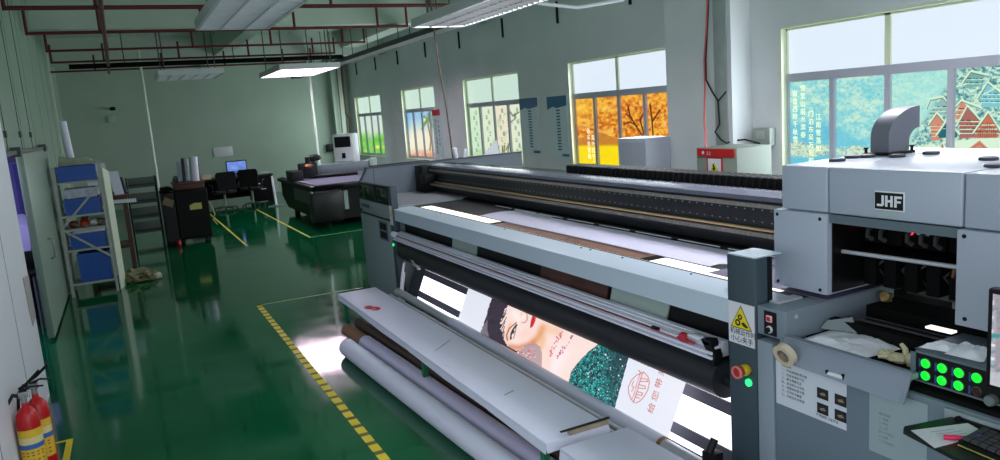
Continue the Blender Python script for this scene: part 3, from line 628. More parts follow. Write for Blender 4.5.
# ------------------------------------------------------------------ ceiling services
t = thing('sprinkler_piping', 'dark red sprinkler pipe grid hanging under the ceiling', 'pipes', (0, 12, 3.4))
ZP = 3.4
b = MB(); b.cyl((.03,5.0,ZP),(.0,19.0,ZP),.028,n=10); obj('main_pipe', b, M['red_pipe'], t)
ROWS = [(7.2,-.85,4.3,.024),(9.45,-.88,4.4,.03),(11.62,-.88,4.36,.028),(13.9,-.82,4.34,.024),(15.95,-.9,4.3,.024),(18.1,-1.1,4.3,.024)]
for y, x0, x1, r in ROWS:
    r *= .8
    b = MB(); b.cyl((x0,y,ZP),(x1,y,ZP),r,n=10); p = obj('branch_pipe', b, M['red_pipe'], t)
    for x in [x0, x1]+list(np.arange(x0+.85, x1-.3, 1.3)): b = MB(); b.cyl((x,y,ZP-r),(x,y,ZP+.32),.02,n=8); obj('riser', b, M['red_pipe'], p)
b = MB(); b.cyl((-.68,17.0,ZP),(4.75,17.0,ZP),.05,n=10)
for x in (.3,2.4,4.4): b.cyl((x,17.0,ZP),(x,17.0,ZC-.002 if x != 2.4 else 3.718),.01,n=6)
tag(obj('black_duct_pipe', b, M['blackm']), 'thick black pipe across the far ceiling', 'pipe')
def lamp(x0, x1, y0, y1, z, on, label, rods=True):
    t = thing('ceiling_light', label, 'ceiling light', ((x0+x1)/2, (y0+y1)/2, z), 'hanging louvre lights')
    wm = mat('light housing', (196,204,204), .4); b = MB(); w = .03
    b.box(x0,x1,y0,y0+w,z,z+.09); b.box(x0,x1,y1-w,y1,z,z+.09); b.box(x0,x0+w,y0+w,y1-w,z,z+.09); b.box(x1-w,x1,y0+w,y1-w,z,z+.09); b.box(x0,x1,y0,y1,z+.09,z+.1); obj('frame', b, wm, t)
    b = MB(); n = int((y1-y0)/.11)
    for i in range(1, n): yy = y0+(y1-y0)*i/n; b.box(x0+w,x1-w,yy-.012,yy+.012,z+.003,z+.02)
    m = max(2, int((x1-x0)/.2))
    for i in range(1, m): xx = x0+(x1-x0)*i/m; b.box(xx-.008,xx+.008,y0+w,y1-w,z+.002,z+.022)
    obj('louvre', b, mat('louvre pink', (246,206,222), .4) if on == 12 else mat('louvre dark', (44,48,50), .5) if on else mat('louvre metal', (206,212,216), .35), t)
    tm = mat('lit diffuser %d' % on, (248,246,255), .4, emit=on) if on else mat('unlit diffuser', (226,232,232), .3)
    b = MB(); b.box(x0+w,x1-w,y0+w,y1-w,z+.028,z+.034); obj('diffuser', b, tm, t)
    if rods:
        for x in (x0+.12, x1-.12):
            for y in (y0+.25, y1-.25): b = MB(); b.cyl((x,y,z+.1),(x,y,ZC if not 2.25 < x < 2.65 else 3.72),.012,n=6); obj('hanger_rod', b, mat('rod grey', (70,78,76), .5), t)
lamp(2.84,4.0,14.5,16.8,3.0,12,'lit pink white ceiling light hanging over the flatbed cutter')
lamp(.77,1.88,14.7,16.3,3.0,False,'unlit ceiling light hanging over the black cabinet')
lamp(.84,1.57,6.3,8.33,3.0,False,'nearest unlit silver louvre light above the aisle')
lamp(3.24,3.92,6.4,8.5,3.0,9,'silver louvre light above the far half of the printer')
lamp(3.9,4.6,2.2,4.4,3.0,30,'added unseen ceiling light brightening the near half of the printer')  # out of view fixture, added to brighten the near printer and window wall
t = thing('cable_tray', 'long perforated steel cable tray high along the window side', 'cable tray', (4.9, 12, 3.3))
b = MB(); b.box(4.78,5.05,8.6,22.9,3.3,3.31); b.box(4.78,4.79,8.6,22.9,3.31,3.39); b.box(5.04,5.05,8.6,22.9,3.31,3.39)
obj('tray', b, mat('tray steel dull', (70,78,75), .7), t)
for y in np.arange(9.5, 22, 1.9):
    b = MB(); b.cyl((4.8,y,3.39),(4.8,y,ZC),.008,n=6); b.cyl((5.03,y,3.39),(5.03,y,ZC),.008,n=6); obj('hanger', b, M['anod'], t)
for i, y in enumerate((21.85,20.02,18.2,16.28,14.36,12.4,10.48,8.57)):
    b = MB(); b.box(XR-.03,XR-.001,y-.02,y+.02,3.26,3.6,.003)
    tag(obj('bracket_bar', b, M['anod']), 'short black upright bar high on the window wall', 'bar', 'black bars along the top of the window wall')
b = MB(); b.tube([(3.6,8.75,3.9),(3.6,8.72,3.4),(3.63,8.7,2.6),(3.68,8.68,2.0),(3.7,8.66,1.42)], .012); tag(obj('air_hose', b, mat('grey brown hose', (96,84,74), .5)), 'thin brown hose dropping from the ceiling to the printer', 'hose')
b = MB(); b.tube([(4.1,7.0,3.05),(4.5,6.85,2.98),(4.9,6.6,3.02),(5.1,6.4,3.2),(5.15,6.3,3.44)], .018); tag(obj('white_cable', b, M['white']), 'white cable looping beside the ceiling light over the printer', 'cable')

# ------------------------------------------------------------------ window wall furniture
def poster(y0, y1, z0, z1, label, kind):
    t = thing('wall_chart', label, 'poster', (XR, (y0+y1)/2, z0)); x = XR-.012
    b = MB(); b.box(x, XR-.001, y0, y1, z0, z1); obj('board', b, mat('chart grey white', (214,228,234), .5), t)
    if kind:
        b = MB(); h = z1-z0; b.slab([(x,y1,z1-.22*h),(x,y1-.3*(y1-y0),z1-.17*h),(x,(y0+y1)/2,z1-.2*h),(x,y0,z1-.16*h),(x,y0,z1),(x,y1,z1)], (-.002,0,0))
        obj('header', b, mat('chart blue', (46,110,150), .5), t); b = MB(); b.box(x-.002,x,y0,y0+.35*(y1-y0),z0,z0+.04*h); obj('footer', b, mat('chart blue', (46,110,150), .5), t)
        b = MB()
        for i in range(14): zz = z0+.1*h+i*.05*h; b.box(x-.002,x,y0+.36*(y1-y0),y0+.54*(y1-y0),zz,zz+.026*h)
        obj('text_block', b, mat('chart teal text', (30,110,140), .5), t)
    else:
        b = MB(); b.box(x-.002,x,y0,y1,z1-.14,z1); obj('header', b, mat('chart red', (206,40,56), .5), t)
        b = MB()
        for i in range(8): b.text('安全生产管理制度'[i], (x-.001,y1-.12,z1-.3-i*.1), (0,-1,0), (0,0,1), .1)
        for i in range(6): b.text('严格遵守规程'[i], (x-.001,y1-.3,z1-.32-i*.1), (0,-1,0), (0,0,1), .08)
        obj('lettering', b, M['ink'], t)
poster(11.3,11.95,1.17,2.13,'blue topped wall chart right beside the calligraphy window',1)
poster(10.36,10.98,1.13,2.12,'blue topped wall chart left of the autumn window',1)
poster(15.72,16.2,.98,2.07,'narrow white chart with a red heading by the beach window',0)
t = thing('electrical_cabinet', 'grey electrical cabinet with a red strip behind the printer', 'cabinet', (5.75, 5.92, 0))
b = MB(); b.box(5.5,5.98,5.63,6.22,0,1.42,.006); obj('body', b, mat('cabinet grey green', (136,144,136), .6), t)
b = MB(); b.box(5.485,5.5,5.66,6.19,1.33,1.415); b.mi = 1; b.cyl((5.484,6.1,1.372),(5.48,6.1,1.372),.018); b.text('3.2', (5.484,6.05,1.35), (0,-1,0), (0,0,1), .05); obj('red_strip', b, [M['red'], M['paper']], t)
b = MB(); b.box(5.494,5.5,5.83,6.06,1.1,1.325); b.mi = 1; b.box(5.492,5.494,5.85,6.04,1.12,1.31); b.mi = 2; b.slab([(5.491,5.865,1.14),(5.491,6.025,1.14),(5.491,5.945,1.28)], (-.001,0,0)); b.mi = 3; b.slab([(5.489,5.955,1.26),(5.489,5.925,1.2),(5.489,5.945,1.2),(5.489,5.935,1.15),(5.489,5.975,1.21),(5.489,5.955,1.21),(5.489,5.97,1.25)], (-.001,0,0))
obj('warning_label', b, [M['red'], M['paper'], mat('sign yellow', (236,214,20), .5), M['ink']], t)
t = thing('white_cabinet', 'white metal cabinet standing under the autumn window', 'cabinet', (6.0, 7.76, 0))
b = MB(); b.box(5.8,6.19,7.48,8.06,0,1.49,.01); obj('body', b, mat('cabinet white', (186,188,204), .45), t)
b = MB(); b.box(5.792,5.8,7.5,8.04,.1,1.44,.002); b.mi = 1; b.box(5.788,5.792,7.54,7.62,.98,1.0); obj('door_panel', b, [mat('cabinet door', (172,176,192), .45), M['ink']], t)
t = thing('switch_box', 'grey switch box on the wall left of the near window', 'switch box', (XR, 6.16, 1.36))
b = MB(); b.box(XR-.1,XR-.001,6.05,6.3,1.36,1.56,.008); obj('housing', b, mat('switch grey', (150,158,152), .5), t)
b = MB(); b.box(XR-.112,XR-.1,6.12,6.24,1.44,1.53,.003); obj('cover', b, mat('switch cover', (176,182,176), .4), t)
b = MB(); b.tube([(6.16,6.66,4.0),(6.16,6.71,3.03),(6.16,6.74,2.7),(6.16,6.79,2.37),(6.16,6.79,2.03),(5.9,6.53,1.69),(5.62,6.2,1.47),(5.58,6.17,1.425)], .009)
tag(obj('red_cable', b, mat('red cable', (226,90,90), .5)), 'red cable dropping down the column to the electrical cabinet', 'cable')
b = MB(); b.tube([(6.175,6.67,4.0),(6.175,6.72,2.9),(6.17,6.775,2.37),(6.16,6.765,2.14),(6.16,6.67,2.0),(6.16,6.58,1.89),(6.165,6.57,1.62)], .01); b.tube([(6.16,6.58,1.89),(6.16,6.45,1.99)],.009)
tag(obj('black_cable', b, M['rubber']), 'black cable hanging in a curve down the column', 'cable')
b = MB(); b.tube([(6.16,6.57,1.62),(6.15,6.63,1.54),(6.15,6.54,1.45),(6.16,6.46,1.41),(6.25,6.45,1.43),(6.3,6.32,1.44),(6.4,6.2,1.39),(6.45,6.12,1.365)], .01); b.tube([(6.42,6.1,1.36),(6.42,6.08,1.0)],.02)
tag(obj('power_lead', b, M['rubber']), 'black lead linking the switch box with the electrical cabinet', 'cable')
# ------------------------------------------------------------------ the wide printer
t = P = thing('wide_format_printer', 'long grey roll to roll banner printer with a black gantry along the window side', 'printer', (3.2, 5.4, 0))
b = MB(); b.box(2.66,4.2,2.42,8.48,.16,.96,.01); b.box(2.7,4.1,2.5,8.4,.0,.16); obj('chassis', b, M['blackm'], t)
cab = mat('cabinet slate green', (142,158,160), .45)
b = MB(); b.box(2.4,2.655,7.3,8.5,.04,.905,.006); b.box(2.4,3.2,7.3,8.495,.962,1.075,.004); b.box(2.42,2.65,7.32,8.48,.9,.97); b.box(2.42,2.65,7.32,8.48,0,.05)
ec = obj('end_cabinet', b, cab, t)
b = MB(); b.box(2.41,2.6,7.31,8.49,.906,.922); obj('panel_seam', b, M['black'], ec)
b = MB(); b.box(2.392,2.4,7.52,7.82,.68,.89,.003); b.mi = 1
b.box(2.388,2.393,7.55,7.76,.8,.87); b.box(2.388,2.393,7.55,7.76,.705,.775); obj('socket_plate', b, [mat('violet grey plate', (104,108,124), .5), M['black']], ec)
b = MB(); b.box(2.394,2.4,8.12,8.42,.99,1.03,.003); obj('pull_recess', b, mat('recess grey', (70,84,88), .5), ec)
b = MB(); b.box(2.4,2.44,7.37,8.5,1.08,1.275,.006); b.mi = 1; b.box(2.395,2.4,7.9,8.42,1.105,1.25,.002); b.box(2.395,2.4,7.44,7.84,1.105,1.25,.002); b.mi = 2; b.box(2.394,2.396,7.5,7.66,1.16,1.19)
obj('control_window', b, [M['anod'], mat('dark window', (12,16,18), .15), mat('faint display', (80,96,84), .4)], t)
b = MB(); b.box(2.38,2.45,7.26,7.36,0,1.29,.006); lp = obj('left_post', b, M['grey_dk'], t)
b = MB(); b.box(2.377,2.381,7.27,7.35,.89,1.09); b.mi = 1; b.slab([(2.376,7.275,.98),(2.376,7.345,.98),(2.376,7.31,1.06)], (-.001,0,0)); obj('warning_label', b, [M['paper'], mat('sign yellow', (236,214,20), .5)], lp)
b = MB(); b.lathe((2.37,7.31,.8), [(.018,0),(.018,.012)], 12, 'X'); obj('red_button', b, M['red'], lp)
b = MB(); b.lathe((2.372,7.32,.68), [(.014,0),(.014,.01)], 12, 'X'); obj('green_lamp', b, mat('green lit lamp', (40,255,120), .3, emit=1.5), lp)
b = MB(); b.prism([(2.44,1.08),(2.44,1.28),(2.52,1.41),(4.6,1.41),(4.6,.4),(3.1,.4),(3.1,1.0),(2.6,1.08)], 'Y', 8.5, 8.56); ep = obj('end_plate', b, mat('end plate grey', (118,128,140), .5), t)
b = MB(); b.box(2.52,4.6,8.49,8.57,1.41,1.425); b.mi = 1; b.box(2.62,3.35,8.58,8.7,1.36,1.43); b.mi = 0; b.slab([(2.44,8.495,1.28),(2.52,8.495,1.412),(2.53,8.495,1.40),(2.45,8.495,1.27)], (0,-.006,0)); b.box(2.60,2.604,8.495,8.5,1.1,1.4)
obj('edge_trim', b, [mat('trim slate', (70,78,84), .45), M['black']], ep)
b = MB(); b.cyl((3.68,8.52,1.42),(3.66,8.5,1.55),.03); obj('hose_fitting', b, M['white'], t)
b = MB(); b.cyl((3.8,8.52,1.42),(3.82,8.5,1.52),.03); obj('hose_fitting', b, M['white'], t)
b = MB(); b.slab([(4.05,8.5,1.42),(4.25,8.5,1.6),(4.28,8.5,1.42)], (0,.01,0)); obj('white_gusset', b, M['white'], t)
# platen
b = MB(); b.box(2.62,3.3,2.3,8.495,.985,1.06); obj('platen', b, mat('dark platen', (42,42,46), .4), t)
b = MB(); b.prism([(2.47,7.36),(3.35,7.3),(3.35,8.49),(2.47,8.49)], 'Z', 1.076, 1.082); obj('left_plate', b, mat('brushed plate', (140,142,148), .4, var=.04, scale=40), t)
b = MB(); b.box(2.66,3.2,2.2,2.95,1.06,1.064); obj('right_plate', b, mat('violet grey cover', (120,116,140), .4), t)
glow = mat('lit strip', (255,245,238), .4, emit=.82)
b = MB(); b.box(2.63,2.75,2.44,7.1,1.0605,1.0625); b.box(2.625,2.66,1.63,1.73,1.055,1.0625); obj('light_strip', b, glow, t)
# front beam
b = MB(); b.prism([(2.40,.937),(2.40,1.052),(2.41,1.056),(2.62,1.058),(2.62,.95)], 'Y', 2.36, 7.3); fb = obj('front_beam', b, M['greylt'], t)
for px, (x, y) in enumerate(((2.58,6.45),(2.59,5.15),(2.585,4.05),(2.59,3.95),(2.585,3.6),(2.59,3.0))):
    b = MB(); b.lathe((x,y,1.056), [(.008,0),(.008,.004),(.005,.006)], 10); obj('screw', b, M['screw'], fb)
b = MB(); b.box(2.52,2.56,6.35,6.42,1.0575,1.06); obj('tape_scrap', b, M['paper'], fb)
# guide plates below the beam
b = MB(); b.box(2.50,2.53,2.5,7.26,.7,.945); gp = obj('guide_plate', b, M['black'], t)
def curved(y0, y1, name, m):
    b = MB(); n = 8
    left = [(y1-.03*math.sin(PI/2*i/n)**2*0-.0+.09*(1-math.cos(PI/2*i/n)), .945-.24*i/n) for i in range(n+1)]
    right = [(y0+.09*(1-math.cos(PI/2*i/n)), .945-.24*i/n) for i in range(n+1)]
    b.slab([(2.497, y, z) for y, z in left]+[(2.497, y, z) for y, z in right[::-1]], (-.01,0,0)); obj(name, b, m, t)
curved(5.48,5.98,'cover_plate',M['pale']); curved(3.06,3.58,'cover_plate',M['pale'])
curved(3.62,4.42,'media_window',mat('red brown film', (84,50,46), .3, var=.3, scale=5))
# extruded rail with its clamp
prof = [(2.46,.885),(2.43,.885),(2.43,.874),(2.405,.87),(2.405,.858),(2.375,.852),(2.375,.834),(2.39,.828),(2.39,.818),(2.352,.812),(2.352,.788),(2.368,.782),(2.368,.772),(2.35,.766),(2.35,.745),(2.46,.745)]
zm = lambda z: .747+(z-.745)*.54
prof = [(x, zm(z)) for x, z in prof]
b = MB(); b.prism(prof, 'Y', 2.6, 7.25); obj('extruded_rail', b, mat('bright aluminium', (226,226,240), .3), t, smooth=False)
b = MB(); b.box(2.372,2.39,2.75,7.2,zm(.8175),zm(.8285)); obj('seal_strip', b, mat('red seal', (120,40,60), .5), t)
b = MB(); b.box(2.36,2.42,2.62,2.78,.805,.828,.004); b.mi = 1; b.box(2.345,2.38,2.68,2.76,.825,.84,.004); b.box(2.345,2.365,2.84,2.97,.80,.812,.003); b.mi = 2; b.slab([(2.36,2.68,.83),(2.36,2.62,.84),(2.36,2.585,.76),(2.36,2.60,.71),(2.36,2.63,.76)], (.05,0,0)); b.box(2.345,2.36,2.99,3.04,.80,.815); b.mi = 3; b.cyl((2.352,2.72,.80),(2.352,3.05,.80),.006); b.box(2.345,2.37,2.78,2.82,.79,.83)
obj('rail_clamp', b, [M['alu'], M['paper'], M['black'], mat('clamp red', (190,40,60), .4)], t)
b = MB(); b.cyl((2.37,7.2,.80),(2.37,7.27,.80),.03); obj('rail_end_knob', b, M['white'], t)
b = MB(); b.cyl((2.47,2.62,.622),(2.47,7.2,.622),.1,n=36); b.cyl((2.47,2.55,.61),(2.47,7.26,.61),.03); obj('front_roller', b, mat('roller rubber', (28,30,34), .55), t)
# back lit panel behind the hanging film
def pl(tt, y, off=0): return (2.58-.14*tt-off, y, .52-.32*tt)
b = MB(); b.slab([pl(-.3,2.5,-.01),pl(-.3,7.2,-.01),pl(1.25,7.2,-.01),pl(1.25,2.5,-.01)], (.03,0,0)); lpn = obj('light_panel_back', b, mat('panel back', (60,62,70), .5), t)
b = MB(); b.slab([pl(.02,2.55),pl(.02,6.9),pl(1.1,6.9),pl(1.1,2.55)], (.008,0,0)); obj('light_panel', b, mat('lit panel', (246,246,255), .5, emit=1.6), t)
for a, c in ((.2,.37),(.82,.985)):
    for y0, y1 in ((2.56,3.05),(5.55,6.88)):
        b = MB(); b.slab([pl(a,y0,.01),pl(a,y1,.01),pl(c,y1,.01),pl(c,y0,.01)], (.008,0,0)); obj('panel_bar', b, mat('panel bar', (84,84,96), .45), t)
b = MB(); b.cyl((2.315,2.5,.19),(2.32,7.15,.22),.041,n=18); obj('takeup_shaft', b, M['alu'], t)
b = MB(); b.box(2.29,2.36,2.545,2.62,.12,.3,.006); b.cyl((2.3,2.58,.3),(2.34,2.58,.36),.02); obj('shaft_bracket', b, M['anod'], t)
b = MB(); b.cyl((2.33,7.12,.12),(2.38,7.1,.42),.022); b.cyl((2.36,7.1,.36),(2.4,7.1,.52),.014); b.cyl((2.30,7.1,.14),(2.36,7.1,.14),.035); obj('air_piston', b, M['white'], t)
b = MB(); b.slab([(2.38,6.98,.64),(2.38,6.78,.62),(2.36,6.7,.53),(2.36,6.6,.53),(2.36,6.62,.55),(2.36,6.74,.56),(2.38,6.85,.6)], (.03,0,0)); obj('roller_lever', b, M['white'], t)
b = MB(); b.cyl((2.22,2.6,.215),(2.22,7.1,.215),.012); b.cyl((2.17,2.6,.215),(2.17,7.1,.215),.009); obj('guide_bar', b, mat('bright bar', (226,226,236), .3), t)
b = MB(); b.box(2.14,2.5,7.0,7.25,.04,.12,.01); b.box(2.14,2.5,2.5,2.62,.04,.12,.01); b.box(2.3,2.5,2.62,7.0,.05,.1); b.box(2.14,2.4,2.45,7.25,.0,.04); obj('lower_frame', b, M['anod'], t)
# gantry
GX = 3.2
b = MB(); b.box(GX,3.5,2.0,8.36,1.14,1.366); b.box(GX+.06,3.45,2.0,8.36,1.07,1.14); gb = obj('gantry_beam', b, mat('gantry black', (20,24,28), .4), t)
b = MB(); b.prism([(GX-.012,1.368),(GX-.012,1.394),(GX,1.398),(3.40,1.400),(3.40,1.368)], 'Y', 2.0, 8.3); obj('top_cover', b, mat('lilac grey cover', (104,106,122), .25), t)
b = MB()
for z0, z1, x in ((1.328,1.352,GX-.016),(1.160,1.186,GX-.02)):
    b.box(x,GX,2.0,8.2,z0,z1)
    for i in range(150): y = 2.05+i*.041; b.box(x-.004,x,y,y+.022,z0+.004,z1-.004)
obj('toothed_rail', b, mat('rail steel', (150,144,136), .4, metal=.2), t, smooth=False)
b = MB()
for z in (1.314,1.245):
    for i in range(90): y = 2.06+i*.068; b.box(GX-.004,GX,y,y+.008,z-.0035,z+.0035)
obj('hole_pattern', b, mat('hole grey', (150,154,160), .5), t, smooth=False)
b = MB(); b.box(GX-.03,GX,2.0,8.25,1.199,1.211,.002); obj('linear_guide', b, mat('brass guide', (206,172,128), .4), t)
b = MB(); b.cyl((3.14,2.3,1.072),(3.14,6.4,1.072),.004,n=6); b.mi = 1
for i in range(9): y = 2.4+i*.45; b.box(3.132,3.148,y,y+.06,1.064,1.078)
obj('cleaning_wire', b, [M['paper'], M['black']], t)
b = MB(); b.box(3.05,3.06,5.2,5.85,1.085,1.095); obj('scale_label', b, M['pale'], t)
b = MB(); b.box(3.1,3.55,8.2,8.46,1.08,1.39,.01); b.box(3.06,3.2,8.02,8.2,1.2,1.3,.01); obj('drive_end', b, M['black'], t)
b = MB(); b.box(3.5,3.70,2.0,8.3,1.36,1.375)
for i in range(62): y = 2.05+i*.059; b.box(3.52,3.685,y,y+.047,1.376,1.452,.006,1)
obj('cable_chain', b, M['black'], t, smooth=False)
b = MB(); b.box(3.51,3.7,2.0,8.4,.9,1.358); b.box(3.9,4.7,2.2,4.5,.2,1.27,.02); obj('rear_housing', b, mat('rear cream grey', (176,182,172), .5), t)
# right post
b = MB(); b.box(2.395,2.47,2.357,2.53,0,1.265,.006); b.mi = 1; b.box(2.47,2.5,2.36,2.5,0,1.26); b.mi = 2; b.prism([(2.40,1.265),(2.56,1.265),(2.56,1.27),(2.40,1.27)], 'Y', 2.362, 2.525); rp = obj('right_post', b, [M['grey_dk'], M['black'], M['greylt']], t)  # black strip beside the post stands in for its shadow
b = MB(); b.box(2.391,2.395,2.365,2.522,.855,1.05); b.mi = 1; tri = lambda x, k: [(x,2.4435+.062*k,.945-.0*k),(x,2.4435,.945+.095*k),(x,2.4435-.062*k,.945)]
b.slab([(2.3905,2.509,.93),(2.3905,2.4435,1.04),(2.3905,2.378,.93)], (-.0006,0,0)); b.mi = 2; b.slab([(2.3898,2.503,.934),(2.3898,2.4435,1.033),(2.3898,2.384,.934)], (-.0006,0,0)); b.mi = 1
b.pipe((2.389,2.448,.985),(2.388,2.448,.985),.013,.006); b.pipe((2.389,2.462,.957),(2.388,2.462,.957),.016,.008); b.slab([(2.389,2.44,.958),(2.389,2.425,.965),(2.389,2.398,.945),(2.389,2.41,.94),(2.389,2.43,.947)], (-.0008,0,0))
b.text('机械运作时', (2.3905,2.513,.902), (0,-1,0), (0,0,1), .0315, .0004); b.text('小心夹手', (2.3905,2.510,.866), (0,-1,0), (0,0,1), .0345, .0004)
obj('warning_sticker', b, [M['paper'], M['ink'], mat('sign yellow', (236,214,20), .5)], rp)
b = MB(); b.lathe((2.355,2.41,.748), [(.022,0),(.026,.008),(.026,.03),(.02,.04)], 22, 'X'); b.mi = 1; b.lathe((2.325,2.41,.748), [(.02,0),(.028,.006),(.028,.018),(.016,.03)], 22, 'X'); b.mi = 2; b.pipe((2.321,2.41,.748),(2.33,2.41,.748),.0295,.022)
obj('emergency_stop', b, [mat('stop collar yellow', (206,176,40), .4), mat('stop button red', (170,40,50), .35), mat('stop rim highlight', (236,130,120), .35)], rp)  # pink ring paints the highlight around the red mushroom button
b = MB(); b.lathe((2.382,2.405,.685), [(.012,0),(.017,.004),(.017,.013)], 18, 'X'); obj('green_lamp', b, mat('green lit lamp', (40,255,120), .3, emit=1.5), rp)
# end block with switches
blk = mat('block grey', (122,134,146), .5, spec=.3)
b = MB(); b.box(2.4,3.1,2.195,2.355,.93,1.06,.005); eb = obj('end_block', b, blk, t)
b = MB(); b.box(2.394,2.4,2.245,2.31,.94,1.045); obj('switch_plate', b, M['black'], eb)
b = MB(); b.box(2.386,2.394,2.262,2.293,1.0,1.03,.003); b.mi = 1; b.box(2.385,2.386,2.268,2.288,1.006,1.024); obj('rocker_switch', b, [mat('pale rocker', (240,190,190), .4), M['red']], eb)
b = MB(); b.lathe((2.384,2.277,.967), [(.008,0),(.017,.004),(.017,.01)], 18, 'X'); b.mi = 1; b.lathe((2.377,2.277,.967), [(.009,0),(.011,.002),(.011,.008)], 18, 'X'); obj('selector_knob', b, [M['alu'], M['black']], eb)
b = MB(); b.cyl((2.46,2.195,1.03),(2.46,2.19,1.03),.009); obj('side_button', b, M['alu'], eb)
b = MB(); b.box(2.47,2.62,2.3,2.35,1.06,1.068); obj('cover_strip', b, M['alu'], eb)

# ------------------------------------------------------------------ the film being printed
t = thing('printed_banner', 'white banner film with a sideways portrait, half wound on its take up roll', 'banner', (2.4, 4.3, .2))
def portrait(x, y):
    p = Paint(x, y, (226,229,240)); n = fbm(x/3, y/3, 2); n1 = fbm(x/1.3, y/1.3, 5)
    p.mix(np.clip((470-x)/10, 0, 1)*.2, (240,244,255)); p.mix(np.clip((x-640)/40, 0, 1)*.25, (250,240,246))
    T = lambda q: [(470+a/5.107, 290+c/5.107) for a, c in q]; D = lambda q: [(560+a/4.6, 330+c/4.6) for a, c in q]
    R0, R1, R2 = (633,345), (628.5,358), (612.5,416)
    p.fill(T([(118,20),(300,60),(700,160)])+[R0, R1, R2]+T([(500,520),(20,330)]), (248,222,214))
    p.glow(T([(330,262),(352,240),(372,195)]), 4.2, (226,150,96), .85); p.glow(T([(372,250),(366,290)]), 3.4, (240,186,140), .8); p.glow(T([(400,200),(450,215)]), 5, (244,196,160), .7)
    p.glow(T([(205,290),(250,295),(320,270)]), 3, (216,130,92), .75); p.glow(T([(270,230),(300,215)]), 4, (250,206,196), .7); p.glow(T([(230,120),(250,150)]), 4, (255,240,232), .8)
    p.glow(T([(205,180),(190,220),(188,255)]), 2.2, (240,176,140), .7); p.glow(T([(265,120),(262,165)]), 1.6, (246,200,180), .6); p.glow(T([(470,320),(430,400)]), 7, (252,236,240), .8); p.glow(T([(395,300),(390,420)]), 5, (250,214,200), .7)
    hair = T([(118,20),(195,60),(192,84),(176,98),(170,128),(180,134),(160,150),(152,172),(166,176),(154,198),(164,214),(168,240),(178,262),(192,284),(214,298),(242,312),(236,330),(205,312),(20,330)])
    jx, jy = x+(n1-.5)*2.4, y+(n-.5)*2; w = inpoly(jx, jy, hair); p.mix(w*1.0, (52,42,56)); p.mix(w*np.clip((n1-.5)*3, 0, 1)*.45, (92,78,96)); p.mix(w*np.clip((n-.6)*4, 0, 1)*.5, (28,22,32))
    p.fill(T([(90,150),(88,200),(100,250),(40,260),(52,215)]), (150,142,152), .7)
    for q in ([(186,100),(168,138)], [(184,118),(160,160)], [(186,140),(158,188)], [(180,160),(160,206)], [(176,186),(166,226)], [(174,210),(172,240)]): p.line(T(q), .38, (64,44,52), .85)
    p.line(T([(192,256),(186,232),(200,198),(236,166)]), .55, (150,96,74)); p.line(T([(208,250),(211,224),(222,200),(238,178)]), .85, (40,24,30)); p.glow(T([(219,216),(222,208)]), 1.3, (30,20,26), .95)
    p.line(T([(222,248),(230,220),(236,188)]), .4, (140,80,76), .8); p.line(T([(214,236),(217,228)]), .45, (250,246,250)); p.line(T([(226,206),(228,200)]), .4, (250,246,250))
    p.line(T([(268,168),(284,164),(293,150),(289,118)]), .45, (196,116,96), .9); p.glow(T([(283,160)]), .8, (110,50,50), .95); p.glow(T([(262,150),(278,130)]), 1.6, (255,244,236), .7)
    p.fill(T([(306,196),(310,160),(318,130),(338,134),(334,158),(322,186)]), (216,46,50)); p.line(T([(310,188),(319,160),(327,136)]), .35, (140,20,30)); p.glow(T([(330,150)]), .9, (244,120,112), .6)
    p.fill(T([(238,330),(270,292),(300,276),(335,272),(358,288),(368,320),(366,405),(330,385)]), (176,148,150), .85); p.mix(inpoly(x, y, T([(238,330),(270,292),(335,272),(368,320),(366,405)]))*np.clip((n-.5)*3, 0, 1)*.4, (206,176,176))
    for k in range(34): a, c = T([(rng.uniform(236, 334), rng.uniform(296, 356))])[0]; p.line([(a,c),(a+rng.uniform(.4,1.4),c+rng.uniform(-.8,.8))], .36, (206,60,96) if k % 3 else (250,232,238), .9)
    for k in range(60):
        q = rng.uniform(0, 1); a, c = T([((388+q*86 if k % 2 else 446+q*84)+rng.uniform(-9, 9), (368-q*160 if k % 2 else 352-q*132)+rng.uniform(-6, 6))])[0]
        p.line([(a,c),(a+rng.uniform(-1.2,1.2),c-rng.uniform(.4,1.6))], .34, (196,44,84) if k % 4 else (120,50,100), .9)
    # sequinned dress
    dress = [(604,335)]+D([(172,68),(130,100),(82,150),(52,190),(38,244),(36,300),(120,420)])+[R2, R1, R0]
    w = inpoly(x, y, dress); p.mix(w, (18,56,62)); v = vnoise(x/1.05, y/1.0, 7); v2 = vnoise(x/.8+9, y/.8, 8)
    lit = np.clip(1-(x-600)/22, .12, 1); p.mix(w*np.clip((v-.42)*4, 0, 1)*lit, (18,150,146)); p.mix(w*np.clip((v2-.74)*7, 0, 1)*np.clip(lit+.25, 0, 1), (150,236,226)); p.mix(w*np.clip((.34-v)*5, 0, 1)*.85, (8,22,34)); p.mix(w*np.clip((v2-.8)*8, 0, 1)*(1-lit)*.6, (120,140,160))
    for k in range(5): a = 612+k*3; p.mix(w*(np.abs(np.hypot(x-a-8, y-404+k*7)-9-k) < .3)*(v > .35), (70,150,150))
    for k in range(30): a, c = rng.uniform(574, 628), rng.uniform(350, 404); p.mix(w*(np.hypot(x-a, y-c) < rng.uniform(.35, .75)), (232,250,250))
    # the bowl emblem
    red = (206,96,84)
    red = (214,112,92)
    p.line(D([(385,193),(405,215),(411,240),(404,275),(388,305),(366,328),(348,336)]), .42, red); p.line(D([(385,193),(352,208),(328,232),(315,262),(316,292),(327,318),(340,334)]), .42, red)
